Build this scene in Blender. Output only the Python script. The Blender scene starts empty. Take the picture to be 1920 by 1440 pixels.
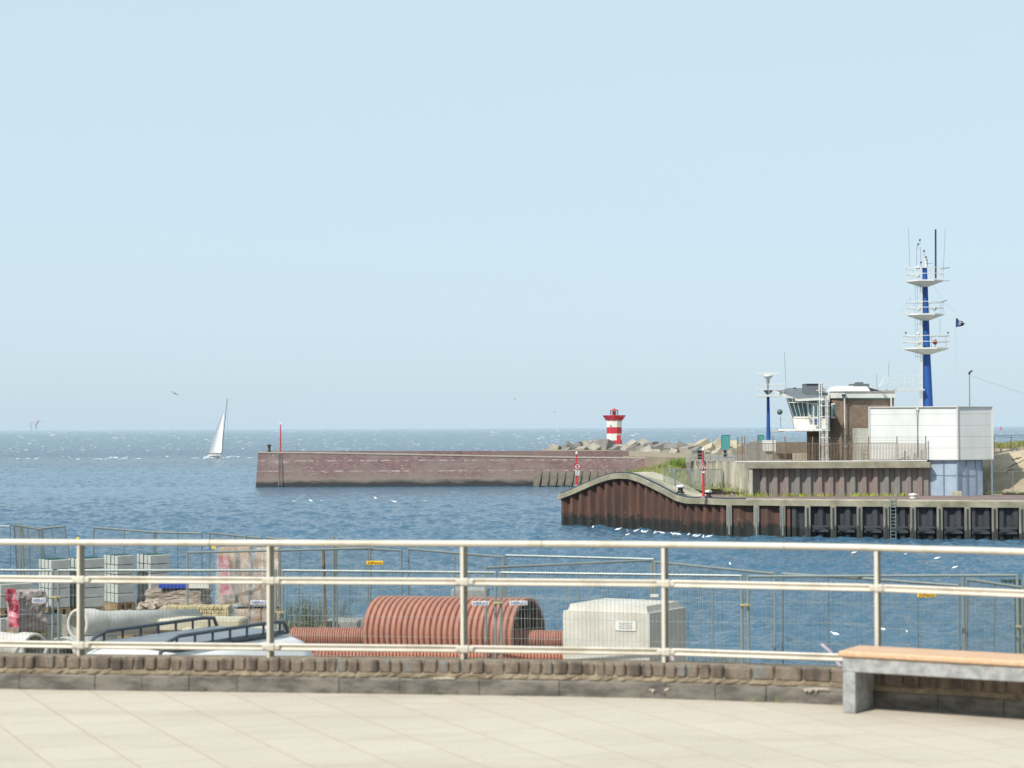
import bpy, math, random
import numpy as np
from mathutils import Matrix, Vector
random.seed(7)
RD = math.radians
scene = bpy.context.scene
COL = scene.collection
# ------------------------------------------------------------------ camera
FP, CH = 3733.0, 9.5                      # focal length in photo pixels, camera height over the water
PITCH, ROLL = math.atan(82/FP), 0.0043
RC = Matrix.Rotation(RD(90)+PITCH, 3, 'X') @ Matrix.Rotation(-ROLL, 3, 'Z')
cd = bpy.data.cameras.new('camera'); cam = bpy.data.objects.new('camera', cd); COL.objects.link(cam)
cam.location = (0, 0, CH); cam.rotation_euler = RC.to_euler()
cd.sensor_width = 36; cd.lens = FP/1920*36; cd.clip_start = .1; cd.clip_end = 60000
cd.dof.use_dof = True; cd.dof.focus_distance = 150; cd.dof.aperture_fstop = 3.3
scene.camera = cam
# ------------------------------------------------------------------ light
SUN_EL, SUN_AZ = 46.0, 42.0               # azimuth: degrees to the left of straight behind the camera
sv = Vector((-math.sin(RD(SUN_AZ))*math.cos(RD(SUN_EL)), -math.cos(RD(SUN_AZ))*math.cos(RD(SUN_EL)), math.sin(RD(SUN_EL))))
w = bpy.data.worlds.new('World'); scene.world = w; w.use_nodes = True
nt = w.node_tree; bg = nt.nodes['Background']
sky = nt.nodes.new('ShaderNodeTexSky'); sky.sky_type = 'NISHITA'; sky.sun_disc = False
sky.sun_elevation = RD(SUN_EL); sky.sun_rotation = RD(180+SUN_AZ)
sky.air_density = 0.9; sky.dust_density = 1.8; sky.ozone_density = 2.6; sky.altitude = 0
# thin high veil of cloud over the blue
vm = nt.nodes.new('ShaderNodeMix'); vm.data_type = 'RGBA'; tcw = nt.nodes.new('ShaderNodeTexCoord'); vn = nt.nodes.new('ShaderNodeTexNoise')
vmap = nt.nodes.new('ShaderNodeMapping'); vmap.inputs['Scale'].default_value = (1, 1, 3.5); vn.inputs['Scale'].default_value = 2.2; vn.inputs['Detail'].default_value = 5
vr = nt.nodes.new('ShaderNodeMapRange'); vr.inputs[3].default_value = .76; vr.inputs[4].default_value = .95
nt.links.new(tcw.outputs['Generated'], vmap.inputs[0]); nt.links.new(vmap.outputs[0], vn.inputs['Vector']); nt.links.new(vn.outputs[0], vr.inputs[0]); nt.links.new(vr.outputs[0], vm.inputs[0])
vm.inputs[7].default_value = (3.62, 4.52, 5.1, 1); nt.links.new(sky.outputs[0], vm.inputs[6]); nt.links.new(vm.outputs[2], bg.inputs[0]); bg.inputs[1].default_value = 0.13
sd = bpy.data.lights.new('sun', 'SUN'); sd.energy = 3.6; sd.angle = RD(.5); sd.color = (1, .965, .915)
sun = bpy.data.objects.new('sun', sd); COL.objects.link(sun)
sun.rotation_euler = sv.to_track_quat('Z', 'Y').to_euler(); sun.location = (-50, -50, 80)
scene.view_settings.view_transform = 'Standard'; scene.view_settings.look = 'None'
scene.view_settings.exposure = 0.45; scene.view_settings.gamma = 1
# ------------------------------------------------------------------ projection helpers: real points from a pixel and a distance
def ray(px, py): return RC @ Vector(((px-960)/FP, -(py-720)/FP, -1))
def P(px, py, D):
    v = ray(px, py); return Vector((0, 0, CH)) + v*(D/v.y)
def G(px, py, z):
    v = ray(px, py); return Vector((0, 0, CH)) + v*((z-CH)/v.z)
def X(px, D): return P(px, 850, D).x
def Z(px, py, D): return P(px, py, D).z
def lerp(a, b, t): return a+(b-a)*t
def interp(x, pts): return float(np.interp(x, [p[0] for p in pts], [p[1] for p in pts]))
def rgb(h):
    h = h.lstrip('#'); v = [int(h[i:i+2], 16)/255 for i in (0, 2, 4)]
    return tuple(x/12.92 if x <= .04045 else ((x+.055)/1.055)**2.4 for x in v)
# ------------------------------------------------------------------ materials
MATS = {}
def node(nt, t, **k):
    n = nt.nodes.new(t)
    for a, b in k.items(): setattr(n, a, b)
    return n
def newmat(name):
    m = bpy.data.materials.new(name); m.use_nodes = True
    return m, m.node_tree, m.node_tree.nodes['Principled BSDF']
def ramp(nt, fac, stops):
    r = nt.nodes.new('ShaderNodeValToRGB'); e = r.color_ramp.elements
    while len(e) < len(stops): e.new(.5)
    for el, (p, c) in zip(e, stops):
        el.position = p; el.color = (*c, 1) if len(c) == 3 else c
    nt.links.new(fac, r.inputs[0]); return r.outputs[0]
def mixc(nt, fac, a, b, mode='MIX'):
    n = node(nt, 'ShaderNodeMix', data_type='RGBA', blend_type=mode)
    for s, v in ((n.inputs[0], fac), (n.inputs[6], a), (n.inputs[7], b)):
        if isinstance(v, (int, float)): s.default_value = v
        elif isinstance(v, tuple): s.default_value = (*v, 1)
        else: nt.links.new(v, s)
    return n.outputs[2]
def math_(nt, op, a, b=0, c=None, clamp=False):
    n = node(nt, 'ShaderNodeMath', operation=op, use_clamp=clamp)
    for i, v in enumerate((a, b) if c is None else (a, b, c)):
        if isinstance(v, (int, float)): n.inputs[i].default_value = v
        else: nt.links.new(v, n.inputs[i])
    return n.outputs[0]
def noise(nt, vec, scale, detail=4, rough=.55, dim='3D'):
    n = node(nt, 'ShaderNodeTexNoise', noise_dimensions=dim); n.inputs['Scale'].default_value = scale
    n.inputs['Detail'].default_value = detail; n.inputs['Roughness'].default_value = rough
    nt.links.new(vec, n.inputs['Vector']); return n.outputs[0]
def mapping(nt, src, scale=(1, 1, 1), rot=(0, 0, 0), loc=(0, 0, 0)):
    m = node(nt, 'ShaderNodeMapping'); m.inputs['Scale'].default_value = scale
    m.inputs['Rotation'].default_value = rot; m.inputs['Location'].default_value = loc
    nt.links.new(src, m.inputs[0]); return m.outputs[0]
def bump(nt, b, h, strength, dist):
    n = node(nt, 'ShaderNodeBump'); n.inputs['Strength'].default_value = strength; n.inputs['Distance'].default_value = dist
    nt.links.new(h, n.inputs['Height']); nt.links.new(n.outputs[0], b.inputs['Normal'])
def mat(name, col, rough=.6, metal=0, var=.25, scale=3, col2=None, bmp=.15, bd=.01, stretch=(1, 1, 1), spec=.4, amount=(.35, .7)):
    """plain weathered surface: colour wandering between col and col2 with fine grain"""
    if name in MATS: return MATS[name]
    m, nt, b = newmat(name)
    tc = node(nt, 'ShaderNodeTexCoord').outputs['Object']
    v = mapping(nt, tc, stretch)
    n1 = noise(nt, v, scale, 6, .6); n2 = noise(nt, tc, scale*9, 3, .6)
    c2 = col2 or tuple(x*(1-var) for x in col)
    f = ramp(nt, n1, [(amount[0], (0, 0, 0)), (amount[1], (1, 1, 1))])
    c = mixc(nt, f, col, c2)
    g = ramp(nt, n2, [(.3, (1-var*.4,)*3), (.7, (1, 1, 1))])
    c = mixc(nt, 1.0, c, g, 'MULTIPLY')
    nt.links.new(c, b.inputs['Base Color']); b.inputs['Roughness'].default_value = rough
    b.inputs['Metallic'].default_value = metal; b.inputs['Specular IOR Level'].default_value = spec
    if bmp: bump(nt, b, n2, bmp, bd)
    MATS[name] = m; return m
def posz(nt):
    g = node(nt, 'ShaderNodeNewGeometry'); s = node(nt, 'ShaderNodeSeparateXYZ'); nt.links.new(g.outputs['Position'], s.inputs[0])
    return g.outputs['Position'], s.outputs[0], s.outputs[1], s.outputs[2]
def brickmat(name, c1, c2, mortar, bw, bh, msize=.012, rot=(RD(90), 0, 0), noisec=None, tide=False, bmp=.4, off=.5, fleck=False, soft=False):
    m, nt, b = newmat(name)
    pos, px_, py_, pz_ = posz(nt)
    v = mapping(nt, pos, (1, 1, 1), rot)
    br = node(nt, 'ShaderNodeTexBrick'); nt.links.new(v, br.inputs['Vector'])
    br.inputs['Color1'].default_value = (*c1, 1); br.inputs['Color2'].default_value = (*c2, 1); br.inputs['Mortar'].default_value = (*mortar, 1)
    br.inputs['Scale'].default_value = 1; br.inputs['Mortar Size'].default_value = msize; br.inputs['Brick Width'].default_value = bw; br.inputs['Row Height'].default_value = bh
    br.offset = off
    c = br.outputs['Color']
    n1 = noise(nt, pos, .6, 6, .65)
    g = ramp(nt, n1, [(.3, (.72, .72, .72)), (.7, (1.1, 1.1, 1.1))] if not soft else [(.3, (.93, .92, .90)), (.7, (1.02, 1.02, 1.02))]); c = mixc(nt, 1.0, c, g, 'MULTIPLY')
    if soft:
        c = mixc(nt, ramp(nt, noise(nt, mapping(nt, pos, (.35, 1.6, 1)), 1.1, 6, .7), [(.52, (0, 0, 0)), (.66, (.35, .35, .35))]), c, rgb('#a0937f'))
        c = mixc(nt, 1.0, c, ramp(nt, noise(nt, pos, 45, 4, .7), [(.32, (.86, .85, .83)), (.5, (1, 1, 1))]), 'MULTIPLY')
    if fleck:
        n2 = noise(nt, mapping(nt, pos, (.8, .8, 1.8)), 2.2, 5, .75)
        c = mixc(nt, ramp(nt, n2, [(.60, (0, 0, 0)), (.66, (.75, .75, .75))]), c, rgb('#b9aaa6'))
        n3 = noise(nt, mapping(nt, pos, (.5, .5, 1)), 1.6, 6, .75)          # lime lines along two courses and droppings by the ladder
        for zl in (4.25, 2.55):
            ln = math_(nt, 'LESS_THAN', math_(nt, 'ABSOLUTE', math_(nt, 'SUBTRACT', pz_, zl)), .09)
            c = mixc(nt, math_(nt, 'MULTIPLY', ln, ramp(nt, n3, [(.48, (0, 0, 0)), (.56, (.8, .8, .8))])), c, rgb('#b5a9a4'))
        dx_ = math_(nt, 'ABSOLUTE', math_(nt, 'SUBTRACT', px_, -38.0)); dz_ = math_(nt, 'ABSOLUTE', math_(nt, 'SUBTRACT', pz_, 4.1))
        near_ = math_(nt, 'SUBTRACT', 1.0, math_(nt, 'ADD', math_(nt, 'DIVIDE', dx_, 4.5), math_(nt, 'DIVIDE', dz_, 1.6)), clamp=True)
        c = mixc(nt, ramp(nt, math_(nt, 'MULTIPLY', near_, noise(nt, pos, 3.2, 4, .8)), [(.30, (0, 0, 0)), (.42, (.6, .6, .6))]), c, rgb('#bdb3b0'))
        pt_ = noise(nt, mapping(nt, pos, (.12, .12, .35)), 1, 3, .5); c = mixc(nt, ramp(nt, pt_, [(.45, (0, 0, 0)), (.6, (.6, .6, .6))]), c, rgb('#7d7068'))
    if tide:
        nz = noise(nt, mapping(nt, pos, (.35, .35, 1)), 1.0, 5, .6)
        zz = math_(nt, 'ADD', pz_, math_(nt, 'MULTIPLY', math_(nt, 'SUBTRACT', nz, .5), 1.6))
        c = mixc(nt, ramp(nt, math_(nt, 'DIVIDE', zz, 6), [(.17, (1, 1, 1)), (.33, (0, 0, 0))]), c, rgb('#7d7266'))
        c = mixc(nt, ramp(nt, math_(nt, 'DIVIDE', zz, 6), [(.10, (1, 1, 1)), (.22, (0, 0, 0))]), c, rgb('#2b2c2e'))
    nt.links.new(c, b.inputs['Base Color']); b.inputs['Roughness'].default_value = .85
    bump(nt, b, math_(nt, 'ADD', br.outputs['Fac'], math_(nt, 'MULTIPLY', noise(nt, pos, 12, 3), -.6)), bmp, -.02)
    MATS[name] = m; return m
def rustmat(name, main, second, dark, algae, zt=1.2):
    """rusted steel piling: streaks, and the stained tidal belt near the water"""
    m, nt, b = newmat(name); pos, x_, y_, z_ = posz(nt)
    s = noise(nt, mapping(nt, pos, (2.2, 2.2, .25)), 1.3, 7, .7); s2 = noise(nt, mapping(nt, pos, (.5, .5, .2)), 1, 4)
    c = mixc(nt, ramp(nt, s, [(.35, (0, 0, 0)), (.68, (1, 1, 1))]), main, second)
    c = mixc(nt, ramp(nt, s2, [(.4, (0, 0, 0)), (.75, (.8, .8, .8))]), c, dark)
    nz = noise(nt, mapping(nt, pos, (1.2, 1.2, .6)), 1.5, 5, .7)
    zz = math_(nt, 'ADD', z_, math_(nt, 'MULTIPLY', math_(nt, 'SUBTRACT', nz, .5), 2.6))
    c = mixc(nt, ramp(nt, math_(nt, 'DIVIDE', zz, 4), [(zt/4*.85, (1, 1, 1)), (zt/4*1.15, (0, 0, 0))]), c, algae)
    f3 = noise(nt, pos, 3.0, 5, .7)
    belt = math_(nt, 'MULTIPLY', ramp(nt, math_(nt, 'DIVIDE', z_, 4), [(.08, (0, 0, 0)), (.2, (1, 1, 1)), (.36, (1, 1, 1)), (.45, (0, 0, 0))]), ramp(nt, f3, [(.64, (0, 0, 0)), (.69, (.55, .55, .55))]))
    c = mixc(nt, belt, c, rgb('#a69a80'))
    nt.links.new(c, b.inputs['Base Color']); b.inputs['Roughness'].default_value = .8
    bump(nt, b, s, .3, .03); MATS[name] = m; return m
W_ = rgb
M_white = mat('white_paint', W_('#d9d7ce'), .5, var=.10, bmp=0)
M_whitew = mat('weathered_white', W_('#cfcec6'), .55, var=.14, scale=1.2, bmp=.05)
M_conc = mat('concrete', W_('#a9a594'), .85, var=.3, scale=1.4, col2=W_('#8a877a'), bmp=.4)
M_concl = mat('pale_concrete', W_('#c4bda6'), .85, scale=1.1, col2=W_('#9a927c'), bmp=.4)
M_concg = mat('grey_concrete', W_('#9a9a95'), .85, scale=3, col2=W_('#7d7d78'), bmp=.5)
M_galv = mat('galvanised_steel', W_('#9aa39f'), .45, .55, var=.15, bmp=0)
M_rail = mat('cream_paint', W_('#c9c1b1'), .35, 0, var=.05, scale=6, bmp=0, spec=.5)
M_post = mat('shaded_post_paint', W_('#86806f'), .45, 0, var=.1, bmp=0)  # railing paint darkened, so shade on the wide post face sits in the colour
def spots(m, c, scale, lo, hi):
    nt = m.node_tree; b = nt.nodes['Principled BSDF']; src = b.inputs['Base Color'].links[0].from_socket
    tc = node(nt, 'ShaderNodeTexCoord').outputs['Object']; n = noise(nt, tc, scale, 4, .7)
    nt.links.new(mixc(nt, ramp(nt, n, [(lo, (0, 0, 0)), (hi, (1, 1, 1))]), src, c), b.inputs['Base Color'])
spots(M_rail, W_('#8a6a4c'), 9, .70, .74); spots(M_rail, W_('#b8ae9a'), 3, .5, .62); spots(M_post, W_('#6b5440'), 7, .64, .7)
M_dark = mat('dark_steel', W_('#3b3e42'), .6, var=.2, bmp=0)
M_black = mat('black_rubber', W_('#232629'), .7, var=.3, bmp=.1)
M_red = mat('red_paint', W_('#b83440'), .5, var=.12, scale=1, bmp=0)
M_redp = mat('red_pole_paint', W_('#c8323a'), .45, var=.15, bmp=0)
M_blue = mat('mast_blue', W_('#1f4c90'), .5, var=.12, scale=.6, bmp=0)
M_teal = mat('teal_panel', W_('#4c918c'), .6, var=.1, bmp=0)
M_slate = mat('grey_roofing', W_('#6a7072'), .8, var=.15, scale=2, bmp=.2)
M_wood = mat('bench_wood', W_('#cfae90'), .65, scale=4, col2=W_('#bd9469'), stretch=(1, 12, 12), bmp=.2)
M_sand = mat('dune_sand', W_('#b5a68c'), .95, scale=.4, col2=W_('#93846d'), bmp=.6, bd=.08)
M_blueg = mat('blue_grey_panels', W_('#a3b1bf'), .5, scale=1.2, col2=W_('#8fa0b0'), bmp=0)
M_navy = mat('navy_cloth', W_('#25386a'), .8, var=.1, bmp=0)
M_pipe = mat('terracotta_plastic', W_('#aa7662'), .6, scale=2.5, col2=W_('#996756'), bmp=0)
M_pipe2 = mat('orange_brown_plastic', W_('#ba795f'), .55, scale=2.5, col2=W_('#a46650'), bmp=0)
M_card = mat('cardboard', W_('#b3936f'), .8, scale=3, col2=W_('#9b7d5e'), bmp=.2)
M_pallet = mat('pallet_wood', W_('#a08a66'), .85, scale=6, col2=W_('#7b684b'), bmp=.3)
M_strap = mat('green_strap', W_('#2f6b5a'), .5, bmp=0)
M_yellow = mat('yellow_sign', W_('#e8c22c'), .5, var=.08, bmp=0)
M_carw = mat('white_car_paint', W_('#dddcd8'), .5, var=.06, bmp=0, spec=.3)
M_stone = mat('cobble', W_('#8a7a68'), .85, scale=5, col2=W_('#6a5f55'), bmp=.6)
M_mortar = mat('sandy_mortar', W_('#a3947b'), .95, scale=9, col2=W_('#7b6d5a'), bmp=.8, bd=.03)
M_kerb = mat('dark_kerb_stone', W_('#7b756b'), .85, scale=4, col2=W_('#55504a'), bmp=.6, stretch=(1, 1, 3), amount=(.4, .62))
M_beige = mat('beige_stone', W_('#c9bb92'), .85, scale=9, col2=W_('#9d8d63'), bmp=.5)
M_grass = mat('grass', W_('#6f7a42'), .9, scale=2, col2=W_('#8f8552'), bmp=.3)
M_grassd = mat('coarse_grass', W_('#5e6b3a'), .9, scale=1, col2=W_('#857c4f'), bmp=.3)
M_asph = mat('reddish_paving', W_('#84706b'), .9, scale=.8, col2=W_('#6f605d'), bmp=.3)
M_gull = mat('gull_white', W_('#e8e8e6'), .7, var=.05, bmp=0)
M_gullg = mat('gull_grey', W_('#5c5f66'), .7, var=.1, bmp=0)
def glassmat(name, c, rough=.08):
    m, nt, b = newmat(name); b.inputs['Base Color'].default_value = (*c, 1); b.inputs['Roughness'].default_value = rough
    b.inputs['Specular IOR Level'].default_value = .8; MATS[name] = m; return m
M_glass = glassmat('tinted_window_glass', W_('#3f6068')); M_glassb = glassmat('blue_door_glass', W_('#3b5a94')); M_glassd = glassmat('dark_car_glass', W_('#20262c'))
def filmmat():
    m, nt, b = newmat('clear_plastic_film')
    tc = node(nt, 'ShaderNodeTexCoord').outputs['Object']
    n = noise(nt, mapping(nt, tc, (3, 3, 1), (0, .5, .3)), 3, 6, .7)
    b.inputs['Base Color'].default_value = (.75, .75, .74, 1); b.inputs['Roughness'].default_value = .2
    nt.links.new(ramp(nt, n, [(.35, (.12, .12, .12)), (.7, (.6, .6, .6))]), b.inputs['Alpha']); bump(nt, b, n, .9, .05)
    MATS['film'] = m; return m
M_film = filmmat()
def wrapmat(name, a, b_, c_, sc=3):
    m, nt, b = newmat(name); tc = node(nt, 'ShaderNodeTexCoord').outputs['Object']
    n = noise(nt, mapping(nt, tc, (1, 1, 4)), sc, 7, .75)
    nt.links.new(ramp(nt, n, [(.3, a), (.52, b_), (.7, c_)]), b.inputs['Base Color']); b.inputs['Roughness'].default_value = .35
    bump(nt, b, n, .9, .04); MATS[name] = m; return m
M_wrapgrey = wrapmat('wrapped_sacks', W_('#75655f'), W_('#9a8c85'), W_('#c9c2bf'))
M_wrapbrown = wrapmat('wrapped_slabs', W_('#6e6254'), W_('#9a8b7a'), W_('#d6d0c6'))
M_wrapred = wrapmat('red_printed_film', W_('#a62b46'), W_('#c4405a'), W_('#e6cdd0'), 2)
M_brickred = wrapmat('film_over_bricks', W_('#7c4a35'), W_('#a0694f'), W_('#c9b8ac'), 2.2)
M_brick = brickmat('brown_brick', W_('#8a7462'), W_('#69574a'), W_('#8f8171'), .22, .065, .008, fleck=False)
M_pier = brickmat('pier_stone', W_('#856a66'), W_('#6b5452'), W_('#7a6660'), .45, .25, .02, tide=True, fleck=True)
M_pave = brickmat('boulevard_pavers', W_('#bcb2a2'), W_('#b7ad9d'), W_('#a6977f'), .62, .5, .006, rot=(0, 0, RD(66)), bmp=.15, soft=True)
M_rust = rustmat('rusted_piles', W_('#4b342b'), W_('#6b4937'), W_('#392c28'), W_('#22241f'), 1.15)
M_rustd = rustmat('tarred_piles', W_('#34363b'), W_('#403f42'), W_('#25272b'), W_('#1d201d'), .8)
M_rustg = rustmat('weathered_grey_piles', W_('#87847c'), W_('#6b6a66'), W_('#8c6f69'), W_('#6b6b55'), -2)
M_fender = rustmat('worn_timber', W_('#857f6e'), W_('#6a655d'), W_('#a39c8c'), W_('#3b3d36'), .9)
M_copng = mat('quay_coping_concrete', W_('#a09a84'), .85, scale=.6, col2=W_('#746f5b'), bmp=.5, bd=.03)
# ------------------------------------------------------------------ mesh helpers
MW = {}
class MB:
    def __init__(s): s.v = []; s.f = []; s.sm = []
    def add(s, vs, fs, smooth=False):
        n = len(s.v); s.v += [Vector(v) for v in vs]; s.f += [tuple(i+n for i in f) for f in fs]; s.sm += [smooth]*len(fs); return s
    def box(s, c, size, R=None, bev=0, taper=1):
        x, y, z = (q/2 for q in size); c = Vector(c)
        if bev == 0:
            vs = [Vector((a*x, b*y, -z)) for a, b in ((-1, -1), (1, -1), (1, 1), (-1, 1))]+[Vector((a*x*taper, b*y*taper, z)) for a, b in ((-1, -1), (1, -1), (1, 1), (-1, 1))]
            fs = [(3, 2, 1, 0), (4, 5, 6, 7), (0, 1, 5, 4), (1, 2, 6, 5), (2, 3, 7, 6), (3, 0, 4, 7)]
        else:
            vs = []; idx = {}
            for a in (-1, 1):
                for b in (-1, 1):
                    for d in (-1, 1):
                        for k in range(3):
                            q = [a*(x-bev), b*(y-bev), d*(z-bev)]; q[k] = (a*x, b*y, d*z)[k]
                            idx[(a, b, d, k)] = len(vs); vs.append(Vector(q))
            fs = []
            cyc = ((-1, -1), (1, -1), (1, 1), (-1, 1))
            for k in range(3):
                for sgn in (-1, 1):
                    fc = []
                    for (p, q) in cyc:
                        t = [p, q]; t.insert(k, sgn); fc.append(idx[(*t, k)])
                    if (sgn == 1) == (k == 1): fc = fc[::-1]
                    fs.append(tuple(fc))
            for k in range(3):
                i, j = [q for q in range(3) if q != k]
                for a in (-1, 1):
                    for b in (-1, 1):
                        def key(e, kk):
                            t = [0, 0, 0]; t[k] = e; t[i] = a; t[j] = b; return idx[(*t, kk)]
                        fs.append((key(-1, i), key(1, i), key(1, j), key(-1, j)))
            for a in (-1, 1):
                for b in (-1, 1):
                    for d in (-1, 1): fs.append(tuple(idx[(a, b, d, k)] for k in range(3)))
        if R is not None: vs = [R @ v for v in vs]
        return s.add([v+c for v in vs], fs)
    def tube(s, pts, r, n=8, cap=True, r2=None, smooth=True):
        pts = [Vector(p) for p in pts]; m = len(pts); vs = []; fs = []
        for i, p in enumerate(pts):
            t = (pts[min(i+1, m-1)]-pts[max(i-1, 0)]).normalized()
            a = t.cross(Vector((0, 0, 1)));
            if a.length < .01: a = Vector((1, 0, 0))
            a.normalize(); b = a.cross(t); rr = r if r2 is None else lerp(r, r2, i/(m-1))
            vs += [p+(a*math.cos(2*math.pi*k/n)+b*math.sin(2*math.pi*k/n))*rr for k in range(n)]
        for i in range(m-1):
            for k in range(n): fs.append((i*n+k, i*n+(k+1) % n, (i+1)*n+(k+1) % n, (i+1)*n+k))
        s.add(vs, fs, smooth)
        if cap:
            s.add(vs[:n], [tuple(range(n))]); s.add(vs[-n:], [tuple(range(n))[::-1]])
        return s
    def prism(s, poly, z0, z1):
        n = len(poly); f0 = z0 if callable(z0) else (lambda i: z0); f1 = z1 if callable(z1) else (lambda i: z1)
        vs = [(p[0], p[1], f0(i)) for i, p in enumerate(poly)]+[(p[0], p[1], f1(i)) for i, p in enumerate(poly)]
        fs = [tuple(range(n))[::-1], tuple(range(n, 2*n))]+[(i, (i+1) % n, n+(i+1) % n, n+i) for i in range(n)]
        return s.add(vs, fs)
    def quad(s, *p): return s.add(p, [tuple(range(len(p)))])
    def lathe(s, prof, c=(0, 0, 0), n=24, axis=None, smooth=True):
        c = Vector(c); ax = Vector(axis or (0, 0, 1)).normalized(); a = ax.orthogonal().normalized(); 
        if axis is None: a = Vector((1, 0, 0))
        b = ax.cross(a); vs = []; fs = []
        for r, h in prof: vs += [c+ax*h+(a*math.cos(2*math.pi*k/n)+b*math.sin(2*math.pi*k/n))*r for k in range(n)]
        for i in range(len(prof)-1):
            for k in range(n): fs.append((i*n+k, i*n+(k+1) % n, (i+1)*n+(k+1) % n, (i+1)*n+k))
        return s.add(vs, fs, smooth)
    def pbox(s, x0, y0, x1, y1, D, depth):
        """box whose front covers that part of the view at distance D"""
        a = P((x0+x1)/2, y1, D).z; b = P((x0+x1)/2, y0, D).z; xa = X(x0, D); xb = X(x1, D)
        return s.box(((xa+xb)/2, D+depth/2, (a+b)/2), (xb-xa, depth, b-a))
    def build(s, name, m, parent=None, base=None, world=True):
        me = bpy.data.meshes.new(name)
        if parent is not None:
            if world:
                inv = MW[parent.name].inverted(); vs = [inv @ v for v in s.v]
            else: vs = s.v
            loc = Vector((0, 0, 0))
        else:
            if base is None:
                if s.v:
                    xs = [v.x for v in s.v]; ys = [v.y for v in s.v]; zs = [v.z for v in s.v]
                    base = Vector(((min(xs)+max(xs))/2, (min(ys)+max(ys))/2, min(zs)))
                else: base = Vector((0, 0, 0))
            base = Vector(base); vs = [v-base for v in s.v] if world else s.v; loc = base
        me.from_pydata([tuple(v) for v in vs], [], s.f)
        me.polygons.foreach_set('use_smooth', s.sm); me.materials.append(m); me.update()
        o = bpy.data.objects.new(name, me); COL.objects.link(o); o.location = loc
        if parent is not None: o.parent = parent; MW[o.name] = MW[parent.name].copy()
        else: MW[o.name] = Matrix.Translation(loc)
        return o
def tag(o, label=None, cat=None, group=None, kind=None):
    if label: o['label'] = label
    if cat: o['category'] = cat
    if group: o['group'] = group
    if kind: o['kind'] = kind
    return o
def thing(name, label, cat, loc=(0, 0, 0), rotz=0, group=None):
    o = bpy.data.objects.new(name, None); COL.objects.link(o); o.location = loc; o.rotation_euler = (0, 0, rotz); o.empty_display_size = .3
    MW[o.name] = Matrix.Translation(Vector(loc)) @ Matrix.Rotation(rotz, 4, 'Z')
    return tag(o, label, cat, group)
def copy_tree(o, parent=None):
    c = o.copy(); COL.objects.link(c)
    if parent is not None: c.parent = parent
    for ch in [q for q in COL.objects if q.parent == o]: copy_tree(ch, c)
    return c
def text(s, size, loc, m, parent, name='lettering', face=None, thick=.002):
    cu = bpy.data.curves.new('t', 'FONT'); cu.body = s; cu.size = size; cu.align_x = 'CENTER'; cu.align_y = 'CENTER'; cu.extrude = thick
    t = bpy.data.objects.new('t', cu); me = bpy.data.meshes.new_from_object(t); bpy.data.objects.remove(t); bpy.data.curves.remove(cu)
    me.name = name; me.materials.clear(); me.materials.append(m)
    R = Matrix.Rotation(RD(90), 4, 'X') if face is None else face
    me.transform(Matrix.Translation(Vector(loc)) @ R)
    o = bpy.data.objects.new(name, me); COL.objects.link(o); o.parent = parent; MW[o.name] = MW[parent.name].copy(); return o
ORD = 'first second third fourth fifth sixth seventh eighth ninth tenth eleventh twelfth thirteenth fourteenth fifteenth sixteenth seventeenth eighteenth nineteenth twentieth'.split()
def ordw(i):
    n = i+1
    if n <= 20: return ORD[n-1]
    t = {2: 'twenty', 3: 'thirty', 4: 'forty', 5: 'fifty', 6: 'sixty'}[n//10]
    return t+'-'+ORD[n % 10-1] if n % 10 else t.replace('ty', 'tieth')
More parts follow.
